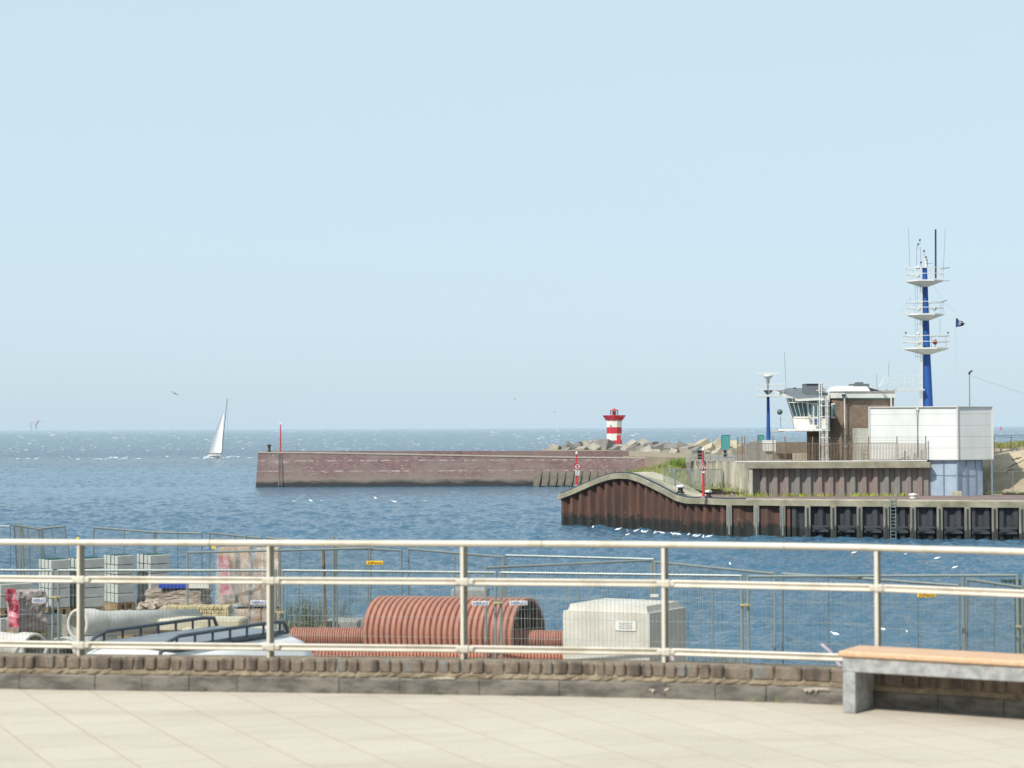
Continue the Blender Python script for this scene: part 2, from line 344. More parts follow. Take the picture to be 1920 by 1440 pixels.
# ================================================================== THE SETTING
def build_water():
    rng = np.random.default_rng(3)
    kk = 9.5*1991
    py = np.concatenate([np.arange(330, 14, -.27), np.arange(14, 2, -.5), [1.6, 1.2, .9, .75, .63]])
    D = kk/py; nr = len(D)
    ang = np.linspace(-.34, .34, 1400); nc = len(ang)
    DD = np.repeat(D[:, None], nc, 1); XX = DD*np.tan(ang)[None, :]; ZZ = np.zeros_like(XX)
    dy = np.gradient(D)[:, None]; dx = DD*(ang[1]-ang[0])
    for i in range(120):
        lam = 0.38*(2.8/.38)**(rng.random()**1.1); th = RD(78)+rng.normal()*.6; k = 2*math.pi/lam
        kx, ky = k*math.cos(th), k*math.sin(th); ph = rng.random()*6.28
        amp = .0102*lam**.85
        cut = np.clip(2-(abs(ky)*dy+abs(kx)*dx)/2.0, .3, 1)
        if D.min() > 1e9: break
        sea = np.where(DD > 330, 2.2, 1.0)
        ZZ += amp*cut*sea*np.sin(kx*XX+ky*DD+ph+.6*np.sin(.13*kx*XX+.21*ky*DD))
    co = np.stack([XX, DD, ZZ], -1).reshape(-1, 3).astype(np.float32)
    i = np.arange((nr-1)*(nc-1)); r = i//(nc-1); c = i % (nc-1); a = r*nc+c
    q = np.stack([a, a+1, a+nc+1, a+nc], -1).reshape(-1).astype(np.int32)
    me = bpy.data.meshes.new('sea'); me.vertices.add(len(co)); me.vertices.foreach_set('co', co.ravel())
    nf = len(i); me.loops.add(nf*4); me.loops.foreach_set('vertex_index', q); me.polygons.add(nf)
    me.polygons.foreach_set('loop_start', np.arange(nf, dtype=np.int32)*4); me.polygons.foreach_set('use_smooth', np.ones(nf, bool)); me.update()
    m, nt, b = newmat('sea_water'); pos, x_, y_, z_ = posz(nt)
    big = noise(nt, mapping(nt, pos, (.25, 1, 1)), .012, 10, .62)
    mid = noise(nt, mapping(nt, pos, (.45, .12, 1)), .35, 7, .7)
    # harbour water, the sandy belt outside the pier, open sea: each its own water colour
    c = mixc(nt, ramp(nt, big, [(.3, (0, 0, 0)), (.7, (1, 1, 1))]), W_('#47677b'), W_('#36566b'))
    zone = math_(nt, 'ADD', y_, math_(nt, 'MULTIPLY', math_(nt, 'SUBTRACT', big, .5), 160))
    sea = mixc(nt, ramp(nt, noise(nt, mapping(nt, pos, (.1, 1, 1)), .0022, 12, .7), [(.35, (0, 0, 0)), (.65, (1, 1, 1))]), W_('#2a5e70'), W_('#173c54'))
    sandy = mixc(nt, ramp(nt, math_(nt, 'DIVIDE', zone, 1000), [(.25, (0, 0, 0)), (.33, (1, 1, 1)), (.43, (1, 1, 1)), (.50, (0, 0, 0))]), c, W_('#456a80'))
    brown = mixc(nt, ramp(nt, math_(nt, 'DIVIDE', zone, 1000), [(.555, (0, 0, 0)), (.60, (1, 1, 1)), (.66, (1, 1, 1)), (.70, (0, 0, 0))]), sandy, W_('#4a6272'))
    c = mixc(nt, ramp(nt, math_(nt, 'DIVIDE', zone, 1000), [(.64, (0, 0, 0)), (.70, (1, 1, 1))]), brown, W_('#1b3d5a'))
    c = mixc(nt, ramp(nt, math_(nt, 'DIVIDE', math_(nt, 'ADD', y_, math_(nt, 'MULTIPLY', math_(nt, 'SUBTRACT', big, .5), 900)), 4000), [(.20, (0, 0, 0)), (.27, (1, 1, 1))]), c, sea)
    nt.links.new(c, b.inputs['Base Color']); b.inputs['Roughness'].default_value = .12; b.inputs['IOR'].default_value = 1.33
    h = math_(nt, 'ADD', math_(nt, 'MULTIPLY', noise(nt, mapping(nt, pos, (.6, 1.3, 1), (0, 0, .3)), 2.2, 6, .7), .32), math_(nt, 'MULTIPLY', mid, .6))
    bump(nt, b, h, 1, .4)
    bn_ = b.inputs['Normal'].links[0].from_node      # the sea outside the harbour is rougher
    nt.links.new(math_(nt, 'MAXIMUM', .42, math_(nt, 'MINIMUM', 1.0, math_(nt, 'DIVIDE', y_, 520))), bn_.inputs['Strength'])
    nt.links.new(math_(nt, 'MAXIMUM', .35, math_(nt, 'MINIMUM', 1.6, math_(nt, 'DIVIDE', y_, 380))), bn_.inputs['Distance'])
    me.materials.append(m)
    o = bpy.data.objects.new('sea', me); COL.objects.link(o); o['kind'] = 'structure'
    # sea bed under and round it, so nothing is open from the side
    mb = MB(); mb.box((0, 14000, -6), (60000, 34000, .5)); s = mb.build('sea_bed', mat('sea_bed', W_('#3a5a6a'), .9, bmp=0)); s['kind'] = 'structure'
build_water()
def whitecaps():
    mb = MB(); rnd = random.Random(5)
    def crest(x, y, L, h):
        n = 5; th = rnd.uniform(-.3, .3); vs = []
        for i in range(n):
            t = i/(n-1)-.5; e = (1-(2*t)**2)*rnd.uniform(.6, 1.1)
            cx = x+t*L*math.cos(th); cy = y+t*L*math.sin(th)
            vs += [(cx, cy-h*1.2*e-.1, -.05), (cx+rnd.uniform(-.1, .1)*h, cy, h*e+.02), (cx, cy+h*2.5*e+.1, -.05)]
        fs = []
        for i in range(n-1):
            for k in (0, 1): fs.append((i*3+k, i*3+3+k, i*3+4+k, i*3+1+k))
        mb.add(vs, fs, True)
    for i in range(640):
        yy = rnd.random()**1.0*40+3
        D = 9.5*FP/yy
        if D < 700: continue
        px = rnd.uniform(-150, 2050); x = (px-960)/FP*D; s = D/FP
        L = s*rnd.choice((3, 4, 5, 6, 9))*rnd.uniform(.6, 1.2); h = s*rnd.uniform(.15, .75)*(1 if D > 900 else .8)
        crest(x, D, min(L, 14), min(h, 1.3)); 
        if rnd.random() < .4: crest(x+L*.8, D*1.01, min(L, 12)*.5, min(h, 1.2)*.6)
    for i in range(60):       # line of broken water outside the pier
        D = rnd.uniform(630, 700); px = rnd.uniform(-60, 490) if rnd.random() < .9 else rnd.uniform(490, 900)
        if i % 3 == 0: px = rnd.gauss(190, 40)
        if i % 7 == 0: px = rnd.gauss(440, 18)
        crest((px-960)/FP*D, D, rnd.uniform(.4, 2.2), rnd.uniform(.06, .24))
    o = mb.build('whitecaps', mat('foam', W_('#c4ced3'), .8, bmp=0, var=.05), base=(0, 0, 0)); tag(o, 'white foam crests scattered over the open sea', 'foam', kind='stuff')
whitecaps()
# --- haze over the whole scene
mb = MB(); mb.box((0, 14900, 17), (62000, 32000, 50)); hz = mb.build('haze', MATS['foam'])
hm = bpy.data.materials.new('sea_haze'); hm.use_nodes = True; t = hm.node_tree; t.nodes.clear()
ou = t.nodes.new('ShaderNodeOutputMaterial'); pv = t.nodes.new('ShaderNodeVolumePrincipled'); pv.inputs['Color'].default_value = (.70, .87, 1, 1)
pv.inputs['Density'].default_value = 2.4e-5; pv.inputs['Anisotropy'].default_value = -.15; t.links.new(pv.outputs[0], ou.inputs['Volume'])
hz.data.materials.clear(); hz.data.materials.append(hm); tag(hz, 'pale sea haze fading the horizon', 'haze', kind='stuff')
# --- boulevard
ZB, ZY = CH-2.15, CH-4.15
wallpts = [(-16, 19.2), (-9, 17.6), (-6.3, 17.0), (-4.26, 16.58), (-2, 16.28), (0, 16.02), (1.3, 15.78), (2.45, 15.42), (3.0, 15.12), (3.71, 14.72), (5.2, 13.6), (7.5, 11.3), (9.5, 8.5)]
def smooth(pts, n=8):
    out = []; P_ = [Vector((*p, 0)) if len(p) == 2 else Vector(p) for p in pts]
    for i in range(len(P_)-1):
        p0 = P_[max(i-1, 0)]; p1 = P_[i]; p2 = P_[i+1]; p3 = P_[min(i+2, len(P_)-1)]
        for k in range(n):
            t = k/n; out.append(.5*((2*p1)+(p2-p0)*t+(2*p0-5*p1+4*p2-p3)*t*t+(3*p1-p0-3*p2+p3)*t**3))
    out.append(P_[-1]); return out
WALL = smooth(wallpts)
def resample(pts, step):
    out = [pts[0]]; acc = 0
    for a, b in zip(pts, pts[1:]):
        L = (b-a).length; t = step-acc
        while t <= L: out.append(a.lerp(b, t/L)); t += step
        acc = (acc+L) % step if L+acc >= step else acc+L
    return out
def offset(pts, d):
    out = []
    for i, p in enumerate(pts):
        t = (pts[min(i+1, len(pts)-1)]-pts[max(i-1, 0)]).normalized(); out.append(p+Vector((-t.y, t.x, 0))*d)
    return out
def sweep(mb, pts, prof, smooth=False):
    """sweep a cross-section (offset away from the camera, height) along a path"""
    cols = [offset(pts, o) for o, h in prof]; n = len(prof); vs = []; fs = []
    for i in range(len(pts)):
        for k, (o, h) in enumerate(prof):
            p = cols[k][i]; vs.append((p.x, p.y, p.z+h))
    for i in range(len(pts)-1):
        for k in range(n): fs.append((i*n+k, (i+1)*n+k, (i+1)*n+(k+1) % n, i*n+(k+1) % n))
    fs.append(tuple(range(n))); m = (len(pts)-1)*n; fs.append(tuple(range(m, m+n))[::-1]); mb.add(vs, fs, smooth)
mb = MB(); n = len(WALL); pv_ = [(p.x, p.y+.05) for p in WALL]+[(9.5, -12), (-16, -12)]
mb.prism(pv_, ZB-.4, ZB); o = mb.build('boulevard_pavement', M_pave); o['kind'] = 'structure'
mb = MB(); mb.prism([(p.x, p.y+.22) for p in WALL]+[(9.6, -12), (-16.1, -12)], ZY-5.5, ZB-.42); o = mb.build('boulevard_embankment', M_conc); o['kind'] = 'structure'
# low boulevard wall: kerb band, mortar core, cobble course
lw = thing('low_wall', 'low boulevard wall of brown cobbles on dark kerb stones', 'wall', (0, 16.1, ZB))
WB = [Vector((p.x, p.y, ZB)) for p in WALL]
mb = MB(); rnd = random.Random(11); i0 = 0
ks = resample(WB, .05)
i = 0
while i < len(ks)-12:
    L = rnd.choice((9, 11, 14, 18)); seg = ks[i:i+L]
    if len(seg) < 4: break
    e = rnd.uniform(-.006, .006); sweep(mb, seg[:-1]+[seg[-2].lerp(seg[-1], .9)], [(0+e, -.05), (0+e, .115), (.012+e, .13+e), (.2, .13+e), (.2, -.05)]); i += L-1
mb.build('kerb_band', M_kerb, lw)
mb = MB(); seg = resample(WB, .04); cols = []
prof = [(.02, .12), (.008, .142), (.012, .165), (.03, .182), (.036, .245), (.05, .262), (.33, .262), (.33, .1)]
rows = [offset(seg, o) for o, h in prof]; vs = []; fs = []; nn = len(prof)
for a in range(len(seg)):
    for k, (o_, h) in enumerate(prof):
        p = rows[k][a]; j = rnd.uniform(-.012, .010) if k in (1, 2, 3, 5) else 0; vs.append((p.x, p.y+j, p.z+h+j*(.7 if k == 5 else .4)))
for a in range(len(seg)-1):
    for k in range(nn-1): fs.append((a*nn+k, (a+1)*nn+k, (a+1)*nn+k+1, a*nn+k+1))
mb.add(vs, fs); mb.build('mortar_bed', M_mortar, lw)
mb = MB(); s_ = 0; seg = resample(WB, .01); off = offset(seg, .02)
i = 4
while i < len(seg)-30:
    Lc = rnd.choice((8, 9, 9, 10, 10, 11, 12, 17) if seg[i].x < 1.6 else (10, 13, 18, 22)); a, b = off[i], off[min(i+Lc-1, len(off)-1)]; c = (a+b)/2; t = (b-a); ang = math.atan2(t.y, t.x)
    h = rnd.uniform(.096, .108); d = .10; R = Matrix.Rotation(ang+rnd.uniform(-.03, .03), 3, 'Z') @ Matrix.Rotation(rnd.uniform(-.04, .04), 3, 'Y') @ Matrix.Rotation(rnd.uniform(-.05, .05), 3, 'X')
    nrm = Vector((-t.y, t.x, 0)).normalized(); mb.box(c+nrm*(d/2-.012+rnd.uniform(-.008, .008))+Vector((0, 0, .168+h/2+rnd.uniform(-.005, .005))), (t.length, d, h), R, bev=.012)
    i += Lc
cb = mb.build('cobble_course', M_stone, lw)
# per-stone tone
def stonemat():
    m, nt, b = newmat('cobbles_mixed'); pos, x_, y_, z_ = posz(nt)
    n1 = noise(nt, mapping(nt, pos, (1, 1, .3)), 9.5, 1, .5); n2 = noise(nt, pos, 30, 4, .6)
    c = ramp(nt, n1, [(.3, W_('#4f463d')), (.42, W_('#6b5d50')), (.52, W_('#7f7161')), (.6, W_('#75675a')), (.7, W_('#767670'))])
    c = mixc(nt, 1.0, c, ramp(nt, n2, [(.3, (.7, .7, .7)), (.7, (1.05, 1.05, 1.05))]), 'MULTIPLY')
    nt.links.new(c, b.inputs['Base Color']); b.inputs['Roughness'].default_value = .85; bump(nt, b, n2, .6, .012); return m
cb.data.materials.clear(); cb.data.materials.append(stonemat())
# --- construction yard below the boulevard
mb = MB(); edge = [(-24, 62), (-14, 52), (-8.0, 45.5), (-4.4, 42.6), (-2, 40), (0.5, 38), (3, 35.2), (6, 33.6), (9, 32.4), (14, 30.5)]
mb.prism([(-24, 15), (14, 10)]+edge[::-1], -3, ZY); o = mb.build('yard_ground', mat('yard_gravel', W_('#8d8474'), .95, scale=1.5, col2=W_('#736b5e'), bmp=.8, bd=.04)); o['kind'] = 'structure'
# --- near quay: path of its water front by picture column
DW = [(1030, 194.5), (1053, 193), (1120, 189.5), (1206, 183.9), (1290, 177), (1361, 172.6), (1500, 170), (1700, 167.2), (1920, 164.4), (2300, 159)]
ZT = [(1048, 3.0), (1070, 3.45), (1091, 3.95), (1115, 4.52), (1137, 4.95), (1151, 5.15), (1165, 5.22), (1183, 5.2), (1197, 5.02), (1206, 4.86), (1229, 4.38), (1252, 3.86), (1270, 3.42), (1291, 3.22), (1321, 3.25), (2300, 3.25)]
def qpt(px, z=None):
    D = interp(px, DW); return Vector((X(px, D), D, interp(px, ZT) if z is None else z))
qw = thing('quay_wall', 'curved harbour quay wall of rusty and black sheet piles with a humped concrete coping', 'quay wall', (X(1500, 170), 170, 0))
def piling(mb, path, z0, ztop, per=1.15, dep=.32, face=None):
    """trapezoidal sheet piling along a path; ztop is a function of the point"""
    pts = resample(path, per/10); shp = [0, 0, 0, 0, .55, 1, 1, 1, 1, .5]
    off = offset(pts, 1.0); vs = []; fs = []
    for i, p in enumerate(pts):
        q = p+(off[i]-p)*dep*shp[i % 10]; vs += [(q.x, q.y, z0), (q.x, q.y, ztop(p))]
    for i in range(len(pts)-1): fs.append((2*i, 2*i+2, 2*i+3, 2*i+1))
    mb.add(vs, fs)
def ztop_q(p):
    px = 960+p.x/p.y*FP; return interp(px, ZT)-.35
path = [qpt(px, 0) for px in range(1052, 1372, 6)]; mb = MB(); piling(mb, path, -2, ztop_q, 1.2, .38); mb.build('rusty_piling', M_rust, qw)
path = [qpt(px, 0) for px in range(1370, 1486, 6)]; mb = MB(); piling(mb, path, -2, ztop_q, 2.5, .3); mb.build('rusty_piling', M_rust, qw)
path = [qpt(px, 0) for px in range(1484, 2300, 8)]; mb = MB(); piling(mb, path, -2, ztop_q, 1.15, .3); mb.build('black_piling', M_rustd, qw)
# coping
path = [qpt(px) for px in list(range(1049, 1300, 5))+list(range(1300, 2300, 20))]
mb = MB(); sweep(mb, path, [(-.28, -.52), (-.28, -.04), (-.22, 0), (.9, 0), (.9, -.52)]); mb.build('coping', M_copng, qw)
mb = MB(); p2 = [qpt(px) for px in range(1053, 1400, 5)]; sweep(mb, p2, [(-.2, .004), (-.2, .10), (-.02, .12), (.0, .004)]); mb.build('edge_rail', mat('blue_black_rubber', W_('#3f4a56'), .7, bmp=0), qw)
mb = MB(); p2 = [qpt(px) for px in range(1400, 2300, 20)]; sweep(mb, p2, [(-.2, .004), (-.2, .06), (-.05, .07), (.0, .004)]); mb.build('edge_strip', M_concl, qw)
# fenders
for px in (1366, 1417, 1466, 1513, 1561, 1610, 1660, 1710, 1760, 1812, 1863, 1914, 1966, 2020):
    p = qpt(px); mb = MB(); mb.box((p.x, p.y-.2, 1.18), (.48, .28, 3.1), bev=.04); f = mb.build('timber_fender', M_fender, qw)
    mb = MB(); mb.box((p.x-.03, p.y-.36, 1.4), (.14, .04, 2.4)); mb.build('rubbing_strip', M_dark if px > 1500 else M_galv, f)
mb = MB()
for a, b in zip((1513, 1561, 1610, 1660, 1710, 1760, 1812, 1863, 1914, 1966), (1561, 1610, 1660, 1710, 1760, 1812, 1863, 1914, 1966, 2020)):
    pa, pb = qpt(a+8), qpt(b-8); mb2 = MB()
    for zz in (.62, 1.02): mb2.box(((pa.x+pb.x)/2, (pa.y+pb.y)/2-.12, zz), ((pb-pa).length*.97, .22, .16), Matrix.Rotation(math.atan2(pb.y-pa.y, pb.x-pa.x), 3, 'Z'))
    mb2.box(((pa.x+pb.x)/2, (pa.y+pb.y)/2-.14, .82), (1.3, .26, .24))
    mb2.build('fender_beam', M_dark, qw)
p = qpt(1672); ld = thing('quay_ladder', 'steel ladder running down the black quay wall to the water', 'ladder', (p.x, p.y-.42, -.3))
mb = MB()
for s in (-1, 1): mb.tube([(p.x+s*.22, p.y-.42, -.4), (p.x+s*.22, p.y-.42, 3.5)], .035, 6)
mb.build('stile', M_galv, ld); mb = MB()
for k in range(13): mb = MB(); mb.tube([(p.x-.22, p.y-.42, -.2+k*.29), (p.x+.22, p.y-.42, -.2+k*.29)], .028, 6); mb.build('rung', M_galv, ld)
# deck behind the hump
mb = MB(); fr = [qpt(px) for px in range(1052, 1300, 5)]
vs = []; 
for i, p in enumerate(fr):
    t = i/len(fr); q1 = offset([fr[max(i-1, 0)], p, fr[min(i+1, len(fr)-1)]], .85)[1]
    q2 = q1+Vector((1.9, 5.5, 0)); q2.z = max(3.2, q1.z); vs += [q1+Vector((0, 0, -.02)), q2+Vector((0, 0, -.02)), q2+Vector((.3, .6, -3.5))]
fs = []
for i in range(len(fr)-1):
    for k in (0, 1): fs.append((i*3+k, i*3+3+k, i*3+4+k, i*3+1+k))
mb.add(vs, fs); o = mb.build('quay_walkway', M_concl); o['kind'] = 'structure'
# apron behind the straight quay
mb = MB(); fr = [qpt(px, 0)+Vector((0, .85, 0)) for px in (1262, 1291, 1361, 1500, 1700, 1920, 2300)]
mb.prism([(p.x, p.y) for p in fr]+[(75, 240), (24, 240), (X(1262, 196), 196)], -2.5, 3.24); o = mb.build('quay_apron', M_asph); o['kind'] = 'structure'
# --- upper terrace with its retaining wall
ZTER = 6.25
TW = [(1296, 189.5), (1353, 184.5), (1410, 179.2), (1742, 178.6)]
mb = MB(); tp = [(X(px, D)+.0, D+.5) for px, D in TW]+[(X(1842, 182), 184), (X(1842, 182)+1.5, 232), (X(1290, 232), 232), (X(1286, 200), 200)]
mb.prism(tp, 1, ZTER); o = mb.build('terrace_ground', mat('terrace_ground', W_('#8d857a'), .9, scale=.6, bmp=.3)); o['kind'] = 'structure'
rw = thing('retaining_wall', 'terrace retaining wall, board-marked concrete on the left, grey and pink sheet piles on the right', 'wall', (X(1500, 179), 179, 3.25))
mb = MB(); pa = [Vector((X(px, D), D, 0)) for px, D in TW[:3]]; 
pts = resample(pa, .14); vs = []; fs = []; off = offset(pts, 1)
for i, p in enumerate(pts):
    q = p+(off[i]-p)*(.0 if (i//3) % 2 else .10); vs += [(q.x, q.y, 2), (q.x, q.y, ZTER+.03)]
for i in range(len(pts)-1): fs.append((2*i, 2*i+2, 2*i+3, 2*i+1))
mb.add(vs, fs)
def stainmat():
    m, nt, b = newmat('streaked_concrete'); pos, *_ = posz(nt)
    n1 = noise(nt, mapping(nt, pos, (1.6, 1.6, .18)), 1.0, 6, .6); n2 = noise(nt, pos, 2.5, 5, .7)
    c = ramp(nt, n1, [(.32, W_('#6d6a5c')), (.5, W_('#9a9583')), (.66, W_('#bdb8a6'))]); c = mixc(nt, ramp(nt, n2, [(.5, (0, 0, 0)), (.8, (.7, .7, .7))]), c, W_('#7d7f6a'))
    nt.links.new(c, b.inputs['Base Color']); b.inputs['Roughness'].default_value = .9; bump(nt, b, n2, .3, .03); return m
M_streak = stainmat()
mb.build('concrete_face', M_streak, rw)
pa = [Vector((X(px, 178.9), 178.9, 0)) for px in (1409, 1742)]; mb = MB(); piling(mb, pa, 2, lambda p: 5.75, 1.0, .34); mb.build('sheet_piling', M_rustg, rw)
mb = MB(); mb.box(((X(1403, 178.5)+X(1744, 178.5))/2, 178.75, 6.0), (X(1744, 178.5)-X(1403, 178.5), .9, .54), bev=.04); mb.build('coping', M_copng, rw)
mb = MB(); mb.pbox(1405, 868, 1411, 930, 178.4, .8); mb.build('end_pillar', M_streak, rw)
# --- grass bank left of the wall
def patch(name, rows, m, jit=.1, sub=6, skirt=3):
    rows = [[P(*q) for q in r] for r in rows]; nr = len(rows); ncl = len(rows[0]); rnd = random.Random(2); vs = []; fs = []
    R = (nr-1)*sub+1; C = (ncl-1)*sub+1
    for i in range(R):
        for j in range(C):
            a, u = min(i//sub, nr-2), 0; u = i/sub-a; b_ = min(j//sub, ncl-2); v = j/sub-b_
            p = rows[a][b_].lerp(rows[a][b_+1], v).lerp(rows[a+1][b_].lerp(rows[a+1][b_+1], v), u)
            vs.append(p+Vector((rnd.uniform(-jit, jit), rnd.uniform(-jit, jit), rnd.uniform(-jit, jit))))
    for i in range(R-1):
        for j in range(C-1): fs.append((i*C+j, i*C+j+1, (i+1)*C+j+1, (i+1)*C+j))
    mb = MB(); mb.add(vs, fs, True)
    o = mb.build(name, m); o['kind'] = 'structure'; return vs, o
gb, _ = patch('grass_bank', [[(1180, 893, 197), (1218, 905, 193), (1262, 914, 190), (1300, 919, 187), (1350, 918, 184), (1412, 929, 179.3)],
                             [(1185, 889, 204), (1222, 893, 202), (1262, 893, 199), (1300, 893, 195), (1340, 897, 188), (1412, 925, 180)],
                             [(1190, 885, 213), (1225, 880, 213), (1262, 872, 208), (1296, 864, 202), (1320, 872, 192), (1412, 921, 181)],
                             [(1190, 888, 222), (1225, 884, 222), (1262, 874, 216), (1296, 868, 208), (1320, 876, 200), (1412, 925, 190)]], M_grass, .12)
def tufts(name, pts, h, m, label, cat='grass', seed=1, blades=9, spread=.25, kind='stuff', bw=.03):
    mb = MB(); rnd = random.Random(seed)
    for p in pts:
        for k in range(blades):
            a = rnd.uniform(0, 6.28); b = p+Vector((rnd.gauss(0, spread), rnd.gauss(0, spread), 0)); H = h*rnd.uniform(.4, 1.2); lean = Vector((math.cos(a), math.sin(a), 0))*H*rnd.uniform(.1, .6)
            s = Vector((math.sin(a), -math.cos(a), 0))*bw
            mb.quad(b-s, b+s, b+s*.6+lean*.5+Vector((0, 0, H*.6))); mb.quad(b-s*.6+lean*.4+Vector((0, 0, H*.5)), b+s*.6+lean*.4+Vector((0, 0, H*.5)), b+lean+Vector((0, 0, H)))
    o = mb.build(name, m); return tag(o, label, cat, kind=kind)
rnd = random.Random(4)
def grassmat(name, a, b_, c_):
    m, nt, b = newmat(name); pos, *_ = posz(nt); nt.links.new(ramp(nt, noise(nt, pos, 1.3, 5, .7), [(.3, a), (.5, b_), (.7, c_)]), b.inputs['Base Color']); b.inputs['Roughness'].default_value = .9; return m
MG1 = grassmat('mixed_grass', W_('#56653a'), W_('#7d8148'), W_('#a59a66'))
MG2 = grassmat('fresh_weeds', W_('#5b7434'), W_('#8f9a3c'), W_('#b5b03f'))
MG3 = grassmat('dark_weeds', W_('#3f4f33'), W_('#59663c'), W_('#8b8358'))
tufts('bank_grass', rnd.sample(gb, min(len(gb), 330)), .45, MG1, 'rough green and yellow grass on the bank behind the humped quay', seed=2, blades=11, spread=.6, bw=.05)
tufts('wall_foot_weeds', [Vector((X(px, 178.2), 178.2+rnd.uniform(-.3, .5), 3.25)) for px in [rnd.gauss(c, 14) for c in (1395, 1425, 1490, 1500, 1535, 1600, 1620, 1655, 1700) for _ in range(9)] if px < 1735], .34, MG2, 'yellow-green weeds along the foot of the sheet-pile retaining wall', seed=3, blades=9, spread=.25, bw=.04)
tufts('bank_top_shrub_grass', [P(rnd.gauss(1281, 9), 871+rnd.uniform(-3, 4), 200+rnd.uniform(0, 3)) for _ in range(70)], .6, grassmat('green_bush', W_('#4e6a2c'), W_('#6b8636'), W_('#88924a')), 'bright green tussock at the top left of the concrete wall', 'plant', seed=4, blades=10, spread=.35, bw=.05)
# --- long stone pier
PT = [(484, 848.5), (600, 849), (760, 852), (900, 854.6), (1080, 857.6), (1320, 860)]
pr = thing('pier', 'long dark red stone pier wall across the harbour entrance', 'pier', (X(800, 324), 324, 0))
fr = []; 
for px in list(range(484, 1330, 30)):
    D = interp(px, [(484, 325.5), (1080, 323.8), (1330, 322)]); fr.append((X(px, D), D, Z(px, interp(px, PT), D)))
x0 = X(479.5, 325.5)
mb = MB(); vs = []; fs = []
for i, (x, y, z) in enumerate(fr):
    xb = x if i else x0; vs += [(xb, y-1.3, -2), (x, y, z), (x, y+9, z), (x, y+10, -2)]
for i in range(len(fr)-1):
    for k in range(4): fs.append((i*4+k, i*4+4+k, i*4+4+(k+1) % 4, i*4+(k+1) % 4))
fs.append((3, 2, 1, 0)); mb.add(vs, fs); mb.build('pier_body', M_pier, pr)
mb = MB(); xa, xe = X(500, 331), X(1178, 331)
mb.prism([(xa+4, 329.5), (xe, 329.5), (xe, 331), (xa, 331)], 4, lambda i: 5.78 if i in (0, 3) else 5.6); mb.build('parapet', M_pier, pr)
mb = MB()
for a, b in zip(fr, fr[1:]): mb.prism([(a[0], a[1]-.12), (b[0], b[1]-.12), (b[0], b[1]+.8), (a[0], a[1]+.8)], lambda i: (a, b, b, a)[i][2]-.10, lambda i: (a, b, b, a)[i][2]+.12)
mb.build('edge_kerb', mat('pale_kerb', W_('#b5a898'), .9, bmp=0), pr)
mb = MB()
for x in np.linspace(X(492, 326), X(556, 326), 7): mb.tube([(x, 326.2, 5.6), (x, 326.2, 6.7)], .04, 5)
for z in (6.1, 6.65): mb.tube([(X(492, 326), 326.2, z), (X(556, 326), 326.2, z)], .025, 5)
mb.build('railing', M_galv, pr)
mb = MB()
for s in (-.3, .3): mb.tube([(X(525, 324)+s, 324.1, .2), (X(525, 325)+s, 325.35, 5.7)], .05, 5)
for k in range(18): z = .4+k*.3; y = 324.1+1.25*(z-.2)/5.5-.02; mb.tube([(X(525, 324)-.3, y, z), (X(525, 324)+.3, y, z)], .05, 5)
mb.build('ladder', mat('pale_ladder', W_('#8d7f7a'), .7, bmp=0), pr)
mb = MB(); mb.lathe([(0, 0), (.35, 0), (.35, .2), (.22, .3), (.22, .9), (.36, 1), (.36, 1.2), (0, 1.3)], (X(504, 326), 326.5, 5.65), 12); tag(mb.build('bollard', M_black), 'dark bollard near the seaward end of the red stone pier', 'bollard')
# leaning slabs at the foot of the pier
for i, px in enumerate(range(1008, 1190, 15)):
    D = 321.4; mb = MB(); x = X(px, D); R = Matrix.Rotation(-RD(38), 3, 'X') @ Matrix.Rotation(RD(11+random.uniform(-3, 3)), 3, 'Y')
    mb.box((x, D, 1.05), (1.12+random.uniform(-.1, .1), .8, 3.1+random.uniform(-.25, .25)), R, bev=.08); o = mb.build('revetment_slab', M_slab if False else mat('mossy_slab', W_('#70685b'), .9, scale=.7, col2=W_('#4a463e'), bmp=.5, bd=.05), base=(x, D, 0))
    tag(o, ordw(i)+' slab from the left of the leaning concrete slabs at the foot of the pier', 'slab', 'leaning concrete slabs against the pier')
# land behind the pier, under the block heap
mb = MB(); mb.prism([(X(1130, 332), 331.2), (X(1178, 331), 329.0), (X(1330, 300), 300), (X(1420, 225), 225), (X(1500, 230), 231), (X(1900, 400), 400), (X(1390, 460), 460), (X(1030, 460), 460), (X(1010, 415), 415), (X(1060, 380), 380)], -2, lambda i: 4.75)
o = mb.build('breakwater_ground', mat('sandy_breakwater', W_('#9a8c74'), .9, scale=.3, col2=W_('#7f7361'), bmp=.4, bd=.1)); o['kind'] = 'structure'
# ================================================================== FAR SIDE
# --- lighthouse
D = 440; lx = X(1152, D); z0 = Z(1152, 838, D); S_ = FP/D
def zz(y): return Z(1152, y, D)
lh = thing('lighthouse', 'small octagonal red and white banded harbour lighthouse with flared red gallery', 'lighthouse', (lx, D, z0))
R8 = 14.2/S_/math.cos(RD(22.5))*.98
def band(y0, y1, m):
    mb = MB(); mb.lathe([(R8, zz(y0)), (R8, zz(y1))], (lx, D, 0), 8, smooth=False)
    mb.v = [Vector((lx+((v.x-lx)*math.cos(.3)-(v.y-D)*math.sin(.3)), D+((v.x-lx)*math.sin(.3)+(v.y-D)*math.cos(.3)), v.z)) for v in mb.v]; mb.build('tower_band', m, lh)
band(838, 825.6, M_red); band(825.6, 813, M_white); band(813, 801, M_red); band(801, 787, M_white)
mb = MB(); mb.lathe([(R8+.003, zz(788)), (R8+.12, zz(787.2)), (0, zz(787))], (lx, D, 0), 8, smooth=False); mb.build('gallery_floor', M_red, lh)
mb = MB()
